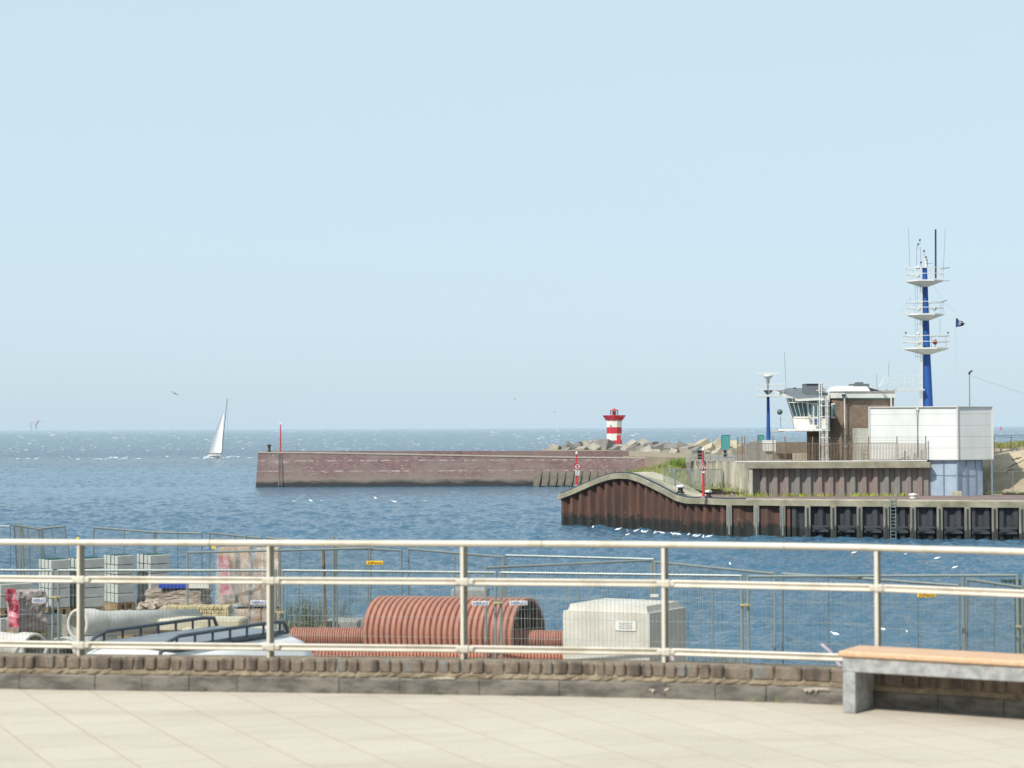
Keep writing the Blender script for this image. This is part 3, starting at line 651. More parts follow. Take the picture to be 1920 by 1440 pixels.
for k in range(28):
    a = 2*math.pi*k/28; p0 = Vector((lx+math.cos(a)*R8, D+math.sin(a)*R8, zz(788.5))); r1 = 21.2/S_
    p1 = Vector((lx+math.cos(a)*r1, D+math.sin(a)*r1, zz(779.5))); t = Vector((-math.sin(a), math.cos(a), 0))
    mb.add([p0-t*.09, p0+t*.09, p1+t*.14, p1-t*.14], [(0, 1, 2, 3)]); q = Vector((0, 0, -.05)); mb.add([p0-t*.09+q, p0+t*.09+q, p1+t*.14+q, p1-t*.14+q], [(3, 2, 1, 0)])
mb.lathe([(20.6/S_, zz(780.2)), (21.6/S_, zz(779)), (21.0/S_, zz(778.6)), (20.2/S_, zz(779.6)), (20.6/S_, zz(780.2))], (lx, D, 0), 28); mb.build('gallery_slats', M_red, lh)
mb = MB(); mb.lathe([(R8*.72, zz(787)), (R8*.72, zz(779.3)), (0, zz(779.2))], (lx, D, 0), 8, smooth=False); mb.build('lantern_base', M_red, lh)
mb = MB()
for k in range(8):
    a = 2*math.pi*(k+.3)/8; mb.tube([(lx+math.cos(a)*.82, D+math.sin(a)*.82, zz(779.4)), (lx+math.cos(a)*.82, D+math.sin(a)*.82, zz(769.8))], .06, 5)
mb.build('lantern_posts', M_dark, lh)
mb = MB(); mb.lathe([(.2, zz(779)), (.2, zz(775)), (.32, zz(774.5)), (.32, zz(772)), (.15, zz(771)), (0, zz(770.8))], (lx, D, 0), 12); mb.build('lantern_light', M_redp, lh)
mb = MB(); mb.lathe([(.98, zz(770.2)), (.98, zz(769.4)), (.25, zz(767)), (.12, zz(765.6)), (0, zz(765.2))], (lx, D, 0), 8, smooth=False); mb.build('lantern_roof', M_red, lh)
mb = MB(); mb.pbox(1156.5, 816, 1164, 836.5, D-R8*.96, .3); mb.build('door', M_red, lh)
mb = MB(); mb.pbox(1144, 797, 1146, 799.5, D-R8*.985, .1); mb.build('window', M_dark, lh)
# --- heap of concrete blocks
def blockmat(name, a, b_): return mat(name, a, .9, scale=.6, col2=b_, bmp=.5, bd=.05)
BM = [blockmat('armour_block_a', W_('#a09a8c'), W_('#847e71')), blockmat('armour_block_b', W_('#838079'), W_('#686560')), blockmat('armour_block_c', W_('#b3a88e'), W_('#978c77'))]
spec = [(1042, 843, 22), (1067, 842, 24), (1063, 848, 17), (1083, 840, 22), (1092, 846, 20), (1101, 838, 22), (1113, 844, 22), (1105, 835, 15), (1120, 837, 20), (1118, 832, 14), (1137, 840, 32), (1127, 834, 15), (1153, 845, 18), (1163, 843, 22), (1173, 846, 18), (1186, 836, 20), (1190, 845, 26), (1180, 852, 15), (1206, 836, 22), (1206, 845, 22), (1215, 850, 24), (1200, 852, 14), (1222, 838, 22), (1236, 843, 26), (1232, 851, 18), (1250, 840, 20), (1258, 846, 28), (1265, 851, 18), (1247, 851, 16), (1277, 841, 22), (1288, 846, 22), (1300, 841, 20), (1305, 849, 22), (1316, 838, 28), (1330, 844, 22), (1343, 838, 24), (1352, 843, 18), (1365, 841, 22), (1376, 837, 20), (1385, 842, 20), (1322, 852, 20), (1345, 852, 20), (1368, 851, 22)]
rnd = random.Random(21)
base_blk = None
for i, (px, py, s) in enumerate(sorted(spec)):
    D = interp(px, [(1040, 416), (1180, 395), (1385, 330)])+(852-py)*1.8; L = s/FP*D
    mb = MB(); R = Matrix.Rotation(rnd.uniform(0, 6.3), 3, 'Z') @ Matrix.Rotation(rnd.uniform(-.6, .6), 3, 'X') @ Matrix.Rotation(rnd.uniform(-.6, .6), 3, 'Y')
    mb.box((X(px, D), D, Z(px, py, D)), (L*.95, L*.9, L*.78), R, bev=L*.035)
    m = BM[2] if px > 1310 else BM[rnd.choice((0, 1, 1, 0))]; o = mb.build('concrete_block', m)
    side = 'left of the lighthouse' if px < 1135 else ('in front of the lighthouse' if px < 1170 else 'right of the lighthouse')
    tag(o, ordw(i)+' concrete block from the left in the tumbled heap, '+side, 'concrete block', 'tumbled concrete armour blocks round the lighthouse')
# --- sailboat
D = 657; bx = X(403, D); s = FP/D
sb = thing('sailing_boat', 'white sailing yacht heeling to the right under one tall white sail', 'sailing boat', (bx, D, 0))
def q(px, py, dy=0): return P(px, py, D+dy)
mb = MB(); secs = [(388.5, 0.05, 854), (392, .7, 853.5), (398, 1.35, 852.8), (405, 1.5, 852.6), (411, 1.3, 852.8), (416.5, .9, 853)]
vs = []; fs = []
for px, hw, yt in secs:
    zt = Z(px, yt, D); x = X(px, D)
    for a, b in ((-1, 1), (-.9, .45), (-.4, -.15), (.4, -.15), (.9, .45), (1, 1)): vs.append((x, D+a*hw, lerp(-.2, zt, b)+a*hw*-.22))
for i in range(len(secs)-1):
    for k in range(6): fs.append((i*6+k, i*6+6+k, i*6+6+(k+1) % 6, i*6+(k+1) % 6))
fs += [tuple(range(6)), tuple(range(30, 36))[::-1]]; mb.add(vs, fs, False); mb.build('hull', M_white, sb)
mb = MB(); mb.box((X(404, D), D, Z(404, 851.4, D)), (1.6, 1.4, .45), bev=.1); mb.build('cabin', M_dark, sb)
mb = MB(); mb.tube([q(415, 853), q(420.5, 801), q(426, 747)], .11, 6, r2=.07); mb.build('mast', M_dark, sb)
mb = MB(); mb.tube([q(415.5, 849.5), q(391, 850.5)], .09, 6); mb.build('boom', M_dark, sb)
mb = MB(); vs = []; fs = []; n = 12
for i in range(n+1):
    t = i/n; a = q(lerp(415, 420, t), lerp(849.5, 770, t)); b = q(391+(420-391)*(t**1.3)-2.2*math.sin(math.pi*t)*0+lerp(0, 0, t), lerp(851, 770, t))
    for k in range(6):
        u = k/5; p = a.lerp(b, u); p.y += .9*math.sin(math.pi*u)*(1-t)+.02; vs.append(p)
for i in range(n):
    for k in range(5): fs.append((i*6+k, i*6+k+1, i*6+7+k, i*6+6+k))
m2 = [v+Vector((0, .03, 0)) for v in vs]; mb.add(vs, fs, True); mb.add(m2, [f[::-1] for f in fs], True)
sm, snt, sbs = newmat('sail_cloth'); sbs.inputs['Base Color'].default_value = (.8, .8, .79, 1); sbs.inputs['Roughness'].default_value = .8
mb.build('mainsail', sm, sb)
mb = MB()
for a, b in (((388.5, 854), (420, 771)), ((416.5, 853), (426, 748)), ((426.5, 748), (427, 851))): mb.tube([q(*a), q(*b)], .018, 4)
mb.build('stays', M_dark, sb)
mb = MB()
for (px, y_, r) in ((403, 851.8, .22), (408, 851.2, .24)): mb.lathe([(0, -.5), (r, -.3), (r*1.1, .2), (r*.5, .45), (r*.55, .6), (r*.4, .8), (0, .85)], q(px, y_, -.6), 8)
mb.build('person', M_navy, sb) if False else None
# bow wave as foam
mb = MB()
rnd = random.Random(9)
for i in range(26):
    px = rnd.uniform(384, 434); L = rnd.uniform(.3, 1.1); x = X(px, D-2); h = rnd.uniform(.05, .22) if px > 394 else rnd.uniform(.2, .6)
    y = D-1.6+rnd.uniform(-1, 1); mb.add([(x-L, y, -.05), (x, y-.3, -.05), (x+L, y, -.05), (x, y, h), (x, y+.5, -.05)], [(0, 1, 3), (1, 2, 3), (2, 4, 3), (4, 0, 3)])
tag(mb.build('bow_wave', MATS['foam']), 'white foam round the hull of the sailing yacht', 'foam', kind='stuff')
# --- offshore platform
D = 14000; ox = X(64, D); op = thing('offshore_platform', 'hazy offshore platform on legs at the left of the horizon', 'offshore platform', (ox, D, 0))
M_rig = mat('rig_haze_pale', W_('#c6c9cc'), .8, bmp=0); M_rigo = mat('rig_haze_warm', W_('#c4c0bd'), .8, bmp=0)  # colours paled towards the haze, so part of the fading is painted in
mb = MB(); mb.box((ox, D, 68), (58, 40, 14), bev=1); mb.box((ox-3, D, 55), (50, 36, 8)); mb.build('deck', M_rig, op)
mb = MB(); mb.box((ox-8, D, 44), (46, 34, 9)); mb.build('lower_deck', M_rigo, op)
for s in (-22, 14): mb = MB(); mb.tube([(ox+s, D, -4), (ox+s, D, 42)], 3.5, 8); mb.build('leg', M_rig, op)
mb = MB(); mb.tube([(ox+26, D, 60), (ox+80, D, 82)], 1.1, 6); mb.tube([(ox+26, D, 66), (ox+80, D, 82)], .7, 6); mb.build('crane_boom', M_rig, op)
mb = MB(); mb.box((ox-6, D, 80), (22, 18, 9)); mb.build('helideck', M_rig, op)
# --- distant sail and pole things
D = 2200; ks = thing('windsurfer', 'tiny pink and white sail out at sea right of the white building', 'windsurfer', (X(1877, D), D, 0))
mb = MB(); a = [P(1873.5, 806.6, D), P(1879.5, 806.6, D), P(1878, 799.4, D), P(1875.5, 801, D)]; mb.add(a+[v+Vector((0, .1, 0)) for v in a], [(0, 1, 2, 3), (7, 6, 5, 4), (0, 4, 5, 1), (1, 5, 6, 2), (2, 6, 7, 3), (3, 7, 4, 0)]); mb.build('sail', mat('pink_sail', W_('#d8788e'), .7, bmp=0), ks)
mb = MB(); mb.box((X(1876.5, D), D, .2), (4.5, 1, .5), bev=.1); mb.build('board', M_white, ks)
# --- red poles
def rpole(px, ytop, ybot, D, w, lab, sign=None):
    x = X(px, D); zb = Z(px, ybot, D); zt = Z(px, ytop, D); t = thing('signal_pole', lab, 'pole', (x, D, zb)); r = w/2/FP*D
    mb = MB(); mb.tube([(x, D, zb), (x, D, lerp(zb, zt, .5)), (x, D, zt)], r, 10, r2=r*.6); mb.build('shaft', M_redp, t)
    mb = MB(); mb.lathe([(0, 0), (r*1.15, 0), (r*1.2, .12), (r*.5, .28), (0, .3)], (x, D, zt-.05), 10); mb.build('cap', M_white, t)
    mb = MB(); mb.lathe([(0, 0), (r*1.9, 0), (r*1.7, .12), (0, .13)], (x, D, zb), 10); mb.build('foot', M_concg, t)
    return t, x, zb
rpole(526, 796, 848.8, 328, 3.2, 'thin red pole standing on the far end of the stone pier')
Dp = 191.5; t, x, zb = rpole(1081, 851, 912, Dp, 3.6, 'red pole with round prohibition sign behind the left slope of the hump')
def disc(mb, c, r, th=.03, n=28, r0=0):
    if r0 == 0: mb.lathe([(0, -th), (r, -th), (r, th), (0, th)], c, n, axis=(0, -1, 0), smooth=False)
    else: mb.lathe([(r0, -th), (r, -th), (r, th), (r0, th), (r0, -th)], c, n, axis=(0, -1, 0), smooth=False)
c = P(1082.5, 874.3, Dp-.2); mb = MB(); disc(mb, c, .30); sg = mb.build('round_sign', M_white, t)
mb = MB(); disc(mb, c+Vector((0, -.04, 0)), .31, .02, r0=.23); mb.box(c+Vector((0, -.045, 0)), (.5, .03, .06), Matrix.Rotation(RD(45), 3, 'Y')); mb.build('red_ring', M_red, sg)
mb = MB(); mb.box(c+Vector((.03, -.04, 0)), (.07, .02, .3), Matrix.Rotation(RD(-15), 3, 'Y')); mb.box(c+Vector((-.02, -.04, -.1)), (.22, .02, .06)); mb.box(c+Vector((.05, -.04, .08)), (.14, .02, .05)); mb.build('black_symbol', M_black, sg)
mb = MB(); mb.pbox(1079, 880.2, 1086, 891.5, Dp-.2, .04); pl = mb.build('text_plate', M_white, t)
mb = MB()
for k in range(5): mb.pbox(1080.4, 882+k*1.9, 1084.6-(k % 2), 882.7+k*1.9, Dp-.22, .015)
mb.build('text_lines', mat('grey_print', W_('#8a8d92'), .7, bmp=0), pl)
Dp = 174.2; t, x, zb = rpole(1318.5, 844.5, 934, Dp, 5.0, 'red pole with triangular warning sign on the quay beside two bollards')
mb = MB(); disc(mb, P(1318.5, 869.5, Dp+.18), .30, .02); mb.build('sign_back', M_concg, t)
def tri(mb, c, r, y0, th): 
    pts = [c+Vector((r*math.sin(a), y0, r*math.cos(a))) for a in (0, RD(120), RD(240))]; mb.add(pts+[p+Vector((0, th, 0)) for p in pts], [(0, 1, 2), (5, 4, 3), (0, 3, 4, 1), (1, 4, 5, 2), (2, 5, 3, 0)])
c = P(1319, 877, Dp-.2); mb = MB(); tri(mb, c, .43, 0, .03); sg = mb.build('triangle_sign', M_white, t)
mb = MB(); tri(mb, c, .39, -.02, .018); mb.build('red_border', mat('dark_red_sign', W_('#a31f33'), .5, bmp=0), sg)
mb = MB(); tri(mb, c, .23, -.035, .012); mb.build('white_field', M_white, sg)
mb = MB(); mb.box(c+Vector((.0, -.045, .04)), (.05, .015, .12), Matrix.Rotation(RD(25), 3, 'Y')); mb.box(c+Vector((-.02, -.045, -.04)), (.12, .015, .04), Matrix.Rotation(RD(-30), 3, 'Y')); mb.box(c+Vector((.03, -.045, -.07)), (.13, .015, .04)); disc(mb, c+Vector((0, -.05, .12)), .025, .008, 8); mb.build('black_figure', M_black, sg)
mb = MB(); mb.pbox(1316.8, 883.2, 1321, 887, Dp-.15, .03); mb.build('number_plate', M_white, t)
# --- bollards and gull-topped caps
def bollard(px, py, D, s, lab):
    b = P(px, py, D); t = thing('bollard', lab, 'bollard', b, group='mooring bollards on the quay')
    mb = MB(); mb.lathe([(0, 0), (.42*s, 0), (.42*s, .08), (.25*s, .14), (.24*s, .5*s), (.26*s, .52*s)], b, 16); mb.build('stem', M_black, t)
    mb = MB(); mb.lathe([(.26*s, .5*s), (.4*s, .56*s), (.42*s, .68*s), (.3*s, .78*s), (0, .82*s)], b, 16); mb.build('cap', M_white, t)
bollard(1276, 924.5, 178.6, .92, 'white-capped black bollard on the slope of the hump, left of the red signpost')
bollard(1328.5, 932.6, 175.3, .8, 'white-capped black bollard right beside the red signpost on the quay')
b = P(1712, 935, 172); mb = MB(); mb.lathe([(0, 0), (.3, 0), (.3, .1), (.22, .2), (.4, .3), (.4, .4), (0, .48)], b, 14); tag(mb.build('mooring_cap', M_white), 'low white mooring cap on the quay edge above the ladder side', 'bollard')
# --- gate fence on the grass bank
gf = thing('barrier_fence', 'grey steel bar fence in front of the grass bank', 'fence', P(1300, 917, 184.5))
def barfence(root, a, b, h, nb, mrail, mbar, r=.02, posts=(0, 1), rails=(.05, .95), pr_=.05, hp=None):
    a = Vector(a); b = Vector(b)
    for t in posts:
        p = a.lerp(b, t); mb = MB(); mb.tube([p, p+Vector((0, 0, hp or h))], pr_, 6); mb.build('post', mrail, root)
    for rz in rails:
        mb = MB(); mb.tube([a+Vector((0, 0, h*rz)), b+Vector((0, 0, h*rz))], .028, 5); mb.build('rail', mrail, root)
    mb = MB()
    for k in range(1, nb):
        p = a.lerp(b, k/nb); mb.tube([p+Vector((0, 0, h*rails[0])), p+Vector((0, 0, h*rails[-1]))], r, 4, cap=False)
    mb.build('bars', mbar, root)
barfence(gf, P(1245, 917, 183.3), P(1311, 918, 183.0), 1.95, 24, M_galv, M_galv, .03, (0, .31, 1))
barfence(gf, P(1311, 918, 183.0), P(1353, 916, 184.0), 1.9, 16, M_galv, M_galv, .022, (1,))
# --- terrace railing and pillar
mb = MB(); mb.pbox(1287, 843, 1297, 866.5, 188.8, .9); tag(mb.build('gate_pillar', M_conc), 'square concrete pillar at the left end of the terrace railing', 'pillar')
tr = thing('tube_railing', 'rounded grey tube railing on the concrete wall left of the bar fence', 'railing', P(1340, 864, 186))
a, b = P(1298, 864, 188.3), P(1383, 864, 181.8)
for k in range(6): mb = MB(); p = a.lerp(b, (k+.3)/5.6); mb.tube([p, p+Vector((0, 0, .98))], .03, 6); mb.build('post', M_galv, tr)
for z in (.35, .65, 1.0): mb = MB(); mb.tube([a+Vector((0, 0, z)), b+Vector((0, 0, z))], .034, 6); mb.build('rail', M_galv, tr)
mb = MB(); 
for e in (a, b): mb.tube([e+Vector((0, 0, .35)), e+Vector((0, 0, 1.0))], .034, 6)
mb.build('end_loop', M_galv, tr)
M_rfence = mat('rusty_fence_paint', W_('#8b7f6d'), .7, scale=3, col2=W_('#7a6350'), bmp=0)
M_rpost = mat('rusty_fence_post', W_('#80705d'), .7, scale=2, col2=W_('#8b6f58'), bmp=0)
tf = thing('terrace_fence', 'brownish steel bar fence along the edge of the terrace', 'fence', P(1550, 864, 178.8))
ps = [1383, 1421, 1472, 1524, 1576, 1629, 1682, 1736]
for i, (a, b) in enumerate(zip(ps, ps[1:])):
    pa, pb = [Vector((X(p, 178.7), 178.7, 6.27)) for p in (a, b)]; mb = MB()
    nb = int((b-a)/2.7)
    if a != 1682: mb.tube([pa+Vector((0, 0, 1.72)), pb+Vector((0, 0, 1.72))], .03, 5)
    mb.tube([pa+Vector((0, 0, .1)), pb+Vector((0, 0, .1))], .03, 5)
    for k in range(1, nb): p = pa.lerp(pb, k/nb); mb.tube([p+Vector((0, 0, .1)), p+Vector((0, 0, 1.72))], .024, 4, cap=False)
    mb.build('bar_panel', M_rfence, tf)
for p in ps+[1397, 1402, 1456]:
    mb = MB(); q_ = Vector((X(p, 178.65), 178.65 if p not in (1397, 1402, 1456) else 181, 6.25)); mb.tube([q_, q_+Vector((0, 0, 2.35))], .05, 6); mb.build('post', M_rpost, tf)
mb = MB(); 
for z in (1.95, 2.15): mb.tube([(X(1383, 178.7), 178.7, 6.25+z), (X(1736, 178.7), 178.7, 6.25+z)], .008, 4)
mb.build('strand_wire', M_galv, tf)
mb = MB(); mb.tube([(X(1378, 178.3), 178.35, 6.37), (X(1738, 178.3), 178.35, 6.37)], .06, 6); mb.build('foot_rail', M_white, tf)
# --- shapes behind the fence
mb = MB(); pts = [(1399, 864), (1399, 837), (1404, 829), (1412, 826.5), (1422, 826.5), (1431, 831), (1436, 842), (1436, 864)]; D = 197
a = [P(x_, y_, D) for x_, y_ in pts]; n = len(a); mb.add(a+[v+Vector((.5, 4, 0)) for v in a], [tuple(range(n))[::-1], tuple(range(n, 2*n))]+[(i, (i+1) % n, (i+1) % n+n, i+n) for i in range(n)]); tag(mb.build('concrete_mound', M_concg), 'rounded grey concrete mound behind the fence, left of the radar mast', 'mound')
mb = MB(); mb.pbox(1460, 829, 1514, 850, 196, 2.5); tag(mb.build('rubble_wall', mat('dark_stone_wall', W_('#6f6a5f'), .9, scale=1.2, col2=W_('#8a836f'), bmp=.7, bd=.08)), 'dark stone wall under the control cabin, behind the fence', 'wall')
mb = MB(); mb.pbox(1490, 850, 1514, 864.5, 192, 1.5); tag(mb.build('plinth', M_concl), 'pale low concrete plinth below the control cabin', 'plinth')
mb = MB(); mb.pbox(1436, 850, 1490, 866, 198, 1.5); tag(mb.build('earth_bank', mat('dry_earth', W_('#8d8470'), .9, scale=1, bmp=.6, bd=.1)), 'dry earth bank between the radar plinth and the cabin', 'bank')
for (x0, x1, y0, y1, D, lab) in ((1353, 1368.5, 816, 842.5, 210, 'teal screen panel on a black stand behind the tube railing'), (1422, 1433, 816, 829, 215, 'smaller teal screen panel beside the blue radar mast')):
    t = thing('screen_panel', lab, 'panel', P((x0+x1)/2, 865, D))
    mb = MB(); mb.pbox(x0, y0, x1, y1, D, .12)
    mb.build('teal_sheet', M_teal, t); mb = MB()
    for xx in (x0, x1): mb.pbox(xx-.4, y0-.4, xx+.4, y1, D-.03, .18)
    mb.pbox(x0, y0-.6, x1, y0, D-.03, .18); mb.build('frame', mat('teal_frame', W_('#2c7f7c'), .6, bmp=0), t)
    mb = MB(); mb.pbox((x0+x1)/2-3, y1, (x0+x1)/2+3, 866, D+.05, .5); mb.build('stand', M_black, t)
mb = MB(); mb.pbox(1309, 843, 1319, 864, 200, .8); tag(mb.build('dark_bin', M_black), 'dark box behind the tube railing, beside the red sign pole top', 'bin')
# --- radar mast
D = 184.5; x = X(1441, D); rm = thing('radar_mast', 'blue radar mast with railed platform and rotating bar antenna, left of the cabin', 'mast', P(1441, 865, D))
mb = MB(); mb.pbox(1432, 845, 1450, 866, D-.6, 1.6); mb.build('pedestal', M_conc, rm)
mb = MB(); mb.pbox(1434, 825.5, 1455, 846, D-.8, 1.9); mb.build('equipment_box', M_white, rm)
mb = MB(); mb.tube([(x, D, Z(1441, 826, D)), (x, D, Z(1441, 790, D)), (x, D, Z(1441, 742, D))], .2, 12, r2=.13); mb.build('pole', M_blue, rm)
mb = MB(); mb.lathe([(.12, Z(1441, 740, D)), (.42, Z(1441, 733, D)), (.42, Z(1441, 731.5, D)), (0, Z(1441, 731, D))], (x, D, 0), 12); mb.build('collar', M_dark, rm)
mb = MB(); mb.tube([(x, D, Z(1441, 732, D)), (x, D, Z(1441, 711, D))], .1, 8, r2=.16); mb.build('upper_tube', M_galv, rm)
mb = MB(); mb.lathe([(0, Z(1441, 711, D)), (.26, Z(1441, 709.5, D)), (.42, Z(1441, 706, D)), (.44, Z(1441, 704, D)), (.3, Z(1441, 702.5, D)), (0, Z(1441, 702, D))], (x, D, 0), 16); mb.build('radar_housing', M_whitew, rm)
mb = MB(); mb.pbox(1416, 698.8, 1465, 701.2, D-.12, .24); mb.build('bar_antenna', M_white, rm)
mb = MB(); mb.pbox(1424, 741.5, 1469, 743.5, D-1.2, 2.6); mb.build('platform', M_white, rm)
mb = MB(); zt = Z(1441, 742, D)
for yy in (D-1.1, D+1.3):
    for px in (1424.5, 1440, 1452, 1466): mb.tube([(X(px, D), yy, zt), (X(px, D), yy, zt+1.05)], .022, 5)
    for h in (.55, 1.05): mb.tube([(X(1424.5, D), yy, zt+h), (X(1469, D), yy, zt+h)], .022, 5)
for h in (.55, 1.05): mb.tube([(X(1424.5, D), D-1.1, zt+h), (X(1424.5, D), D+1.3, zt+h)], .022, 5)
mb.build('platform_railing', M_white, rm)
mb = MB(); mb.tube([P(1442, 808, D), P(1452, 809.5, D), P(1470, 808, D+1)], .07, 6); mb.build('cable_arm', M_white, rm)
# --- control station
D = 184; cs = thing('control_station', 'brick harbour control station with white slanted-window cabin and flat white-edged roof', 'building', P(1600, 865, D))
def prism_px(mb, plan, yt, yb, pref=None):
    poly = [(X(px, d), d) for px, d in plan]; px, d = pref or plan[0]; mb.prism(poly, Z(px, yb, d), Z(px, yt, d))
mb = MB(); prism_px(mb, [(1540, 186.2), (1584, 183.5), (1677, 184.3), (1664, 194), (1540, 194)], 745, 867, (1600, 184)); mb.build('brick_wall', M_brick, cs)
mb = MB(); prism_px(mb, [(1513, 187.5), (1541, 187.5), (1541, 194), (1513, 194)], 807, 867, (1530, 187.5)); mb.build('base_wall', M_brick, cs)
mb = MB(); prism_px(mb, [(1536, 186.4), (1556, 185.0), (1584, 183.1), (1679, 183.9), (1668, 195), (1536, 195)], 735.5, 746.3, (1600, 184)); mb.build('roof_fascia', M_whitew, cs)
mb = MB(); prism_px(mb, [(1556, 184.95), (1584, 183.0), (1679, 183.8), (1668, 195.1), (1556, 195)], 733.6, 735.5, (1600, 184)); mb.build('roof_edge', M_concg, cs)
mb = MB(); prism_px(mb, [(1556, 185.25), (1584, 183.35), (1678, 184.15), (1668, 195), (1556, 195)], 746.3, 748.3, (1600, 184)); mb.build('teal_trim', M_teal, cs)
# cabin
bl = [(1487, 183.0), (1524, 182.4)]
def Q(px, py, d): return P(px, py, d)
mb = MB(); A = [Q(1486, 784, 183), Q(1525, 784, 182.4), Q(1525, 784, 190), Q(1484, 784, 190)]; B = [Vector((p.x+(.25 if i in (0, 3) else 0), p.y, Z(1500, 809, 183))) for i, p in enumerate(A)]
mb.add(B+A, [(3, 2, 1, 0), (4, 5, 6, 7), (0, 1, 5, 4), (1, 2, 6, 5), (2, 3, 7, 6), (3, 0, 4, 7)]); mb.build('cabin_base', M_white, cs)
T = [Q(1474.5, 746.5, 182.3), Q(1521, 746.5, 181.9), Q(1521, 746.5, 190.3), Q(1472, 746.5, 190.6)]
mb = MB(); mb.add([p+Vector((.12 if i in (0, 3) else 0, .12, 0)) for i, p in enumerate(A)]+[p+Vector((.12 if i in (0, 3) else 0, .12, 0)) for i, p in enumerate(T)], [(0, 1, 5, 4), (1, 2, 6, 5), (2, 3, 7, 6), (3, 0, 4, 7)]); mb.build('cabin_core', M_dark, cs)
for i in range(4):
    t0, t1 = i/4+.012, (i+1)/4-.012
    def pt(t, u):   # t along, u 0 sill..1 head
        lo = Q(1488, 782.2, 183).lerp(Q(1515.5, 782.2, 182.55), t); hi = Q(1476.3, 747, 182.3).lerp(Q(1511, 747, 181.95), t); return lo.lerp(hi, u)
    mb = MB(); mb.quad(pt(t0, 0), pt(t1, 0), pt(t1, .76), pt(t0, .76)); wn = mb.build('window', M_glass, cs)
    mb = MB(); mb.quad(pt(t0, .79), pt(t1, .79), pt(t1, 1), pt(t0, 1)); mb.build('upper_pane', mat('frosted_teal_glass', W_('#557b74'), .4, bmp=0), wn)
    mb = MB(); mb.tube([pt(i/4, 0)+Vector((0, -.03, 0)), pt(i/4, 1)+Vector((0, -.03, 0))], .045, 4); mb.build('mullion', M_white, wn)
mb = MB(); mb.tube([pt(0, .775)+Vector((0, -.05, 0)), pt(1, .775)+Vector((0, -.05, 0))], .04, 4); mb.tube([pt(0, -.02)+Vector((0, -.04, 0)), pt(1, -.02)+Vector((0, -.04, 0))], .09, 4); mb.build('window_rail', M_white, cs)
mb = MB(); a = [Q(1515.5, 784, 182.5), Q(1536, 784, 182.3), Q(1536, 745.5, 181.9), Q(1511, 746.5, 181.95)]; mb.add(a+[v+Vector((0, .4, 0)) for v in a], [(0, 1, 2, 3), (0, 3, 7, 4), (1, 5, 6, 2)]); mb.build('cabin_side', M_white, cs)
mb = MB(); mb.quad(Q(1518, 778, 182.25), Q(1521.5, 778, 182.25), Q(1521, 757.5, 182.0), Q(1516.5, 757.5, 182.0)); mb.build('window', M_glass, cs)
mb = MB(); mb.pbox(1524, 784, 1549, 808, 182.4, 5); mb.build('white_wall', M_white, cs)
mb = MB(); mb.pbox(1536, 743, 1556, 808, 184.4, 3); mb.build('white_wall', M_white, cs)
mb = MB(); mb.pbox(1516, 752.6, 1533, 754.6, 181.9, .1); mb.build('air_grille', M_dark, cs)
mb = MB(); mb.pbox(1525.5, 757, 1534.5, 799, 181.95, .1); dr = mb.build('door', M_white, cs)
mb = MB(); mb.pbox(1527.3, 759, 1532.5, 780, 181.90, .04); mb.build('pane', M_glass, dr)
mb = MB(); mb.pbox(1527.3, 784, 1532.3, 792.5, 181.90, .04); mb.build('lower_panel', M_glassb, dr)
mb = MB(); mb.pbox(1527.3, 794, 1532.3, 795.6, 181.90, .04); mb.build('letter_slot', M_navy, dr)
mb = MB(); mb.pbox(1518, 785, 1522.5, 792, 182.3, .12); mb.build('vent_box', M_concg, cs)
mb = MB(); mb.pbox(1542, 757, 1546.5, 782, 184.3, .1); mb.build('pane', M_glass, cs); mb = MB(); mb.pbox(1542, 784, 1546.5, 797, 184.3, .1); mb.build('blue_panel', M_glassb, cs)
# cabin roof
E1, E2, E3 = Q(1455.5, 732.8, 187), Q(1495, 747.6, 181.6), Q(1548, 744.6, 181.6); R1, R2 = Q(1478, 727.5, 193), Q(1548, 727.8, 193); dz = Vector((0, 0, -.24))
mb = MB(); mb.add([E1, E2, E3, R2, R1], [(0, 1, 2, 4), (4, 2, 3)]); mb.build('cabin_roof', M_slate, cs)
mb = MB(); vs = [E1, E2, E3, R2, R1]; mb.add([v+Vector((0, 0, -.012)) for v in vs]+[v+dz for v in vs], [(0, 5, 6, 1), (1, 6, 7, 2), (2, 7, 8, 3), (3, 8, 9, 4), (4, 9, 5, 0), (5, 9, 8, 7, 6)]); mb.build('eaves_fascia', M_white, cs)
mb = MB()
for px, py in ((1490, 728), (1478, 734), (1494, 733), (1507, 732), (1483, 737), (1488, 739.5), (1495, 742)):
    t = (py-728)/18; p = P(px, py, lerp(192, 183, t)); mb.box(p+Vector((0, 0, .02)), (.2, .2, .12))
mb.build('roof_vents', M_dark, cs)
mb = MB(); mb.pbox(1512.5, 720.5, 1536, 744, 183.6, 2.5); mb.build('chimney', M_slate, cs)
mb = MB(); mb.pbox(1538.5, 719, 1544, 742, 184.6, 1.5); mb.build('chimney', M_slate, cs)
mb = MB(); mb.pbox(1512.5, 719.3, 1536.5, 720.5, 183.5, 2.7); mb.build('chimney_cap', M_dark, cs)
mb = MB(); mb.pbox(1570, 723.5, 1602, 733.8, 188.5, 3); mb.build('roof_hatch', M_whitew, cs)
mb = MB(); a = [Q(1556, 733.6, 186.5), Q(1564, 724.5, 187.5), Q(1626, 724.5, 187.5), Q(1632, 733.6, 186.5)]; mb.add(a+[v+Vector((0, 2, 0)) for v in a], [(0, 3, 2, 1), (1, 2, 6, 5), (2, 3, 7, 6), (0, 1, 5, 4)]); mb.build('roof_hatch', M_whitew, cs)
mb = MB(); mb.pbox(1599, 719.5, 1631, 733.8, 190.5, 2); mb.pbox(1608, 716.5, 1620, 719.5, 190.8, 1.4); mb.build('vent_housing', M_slate, cs)
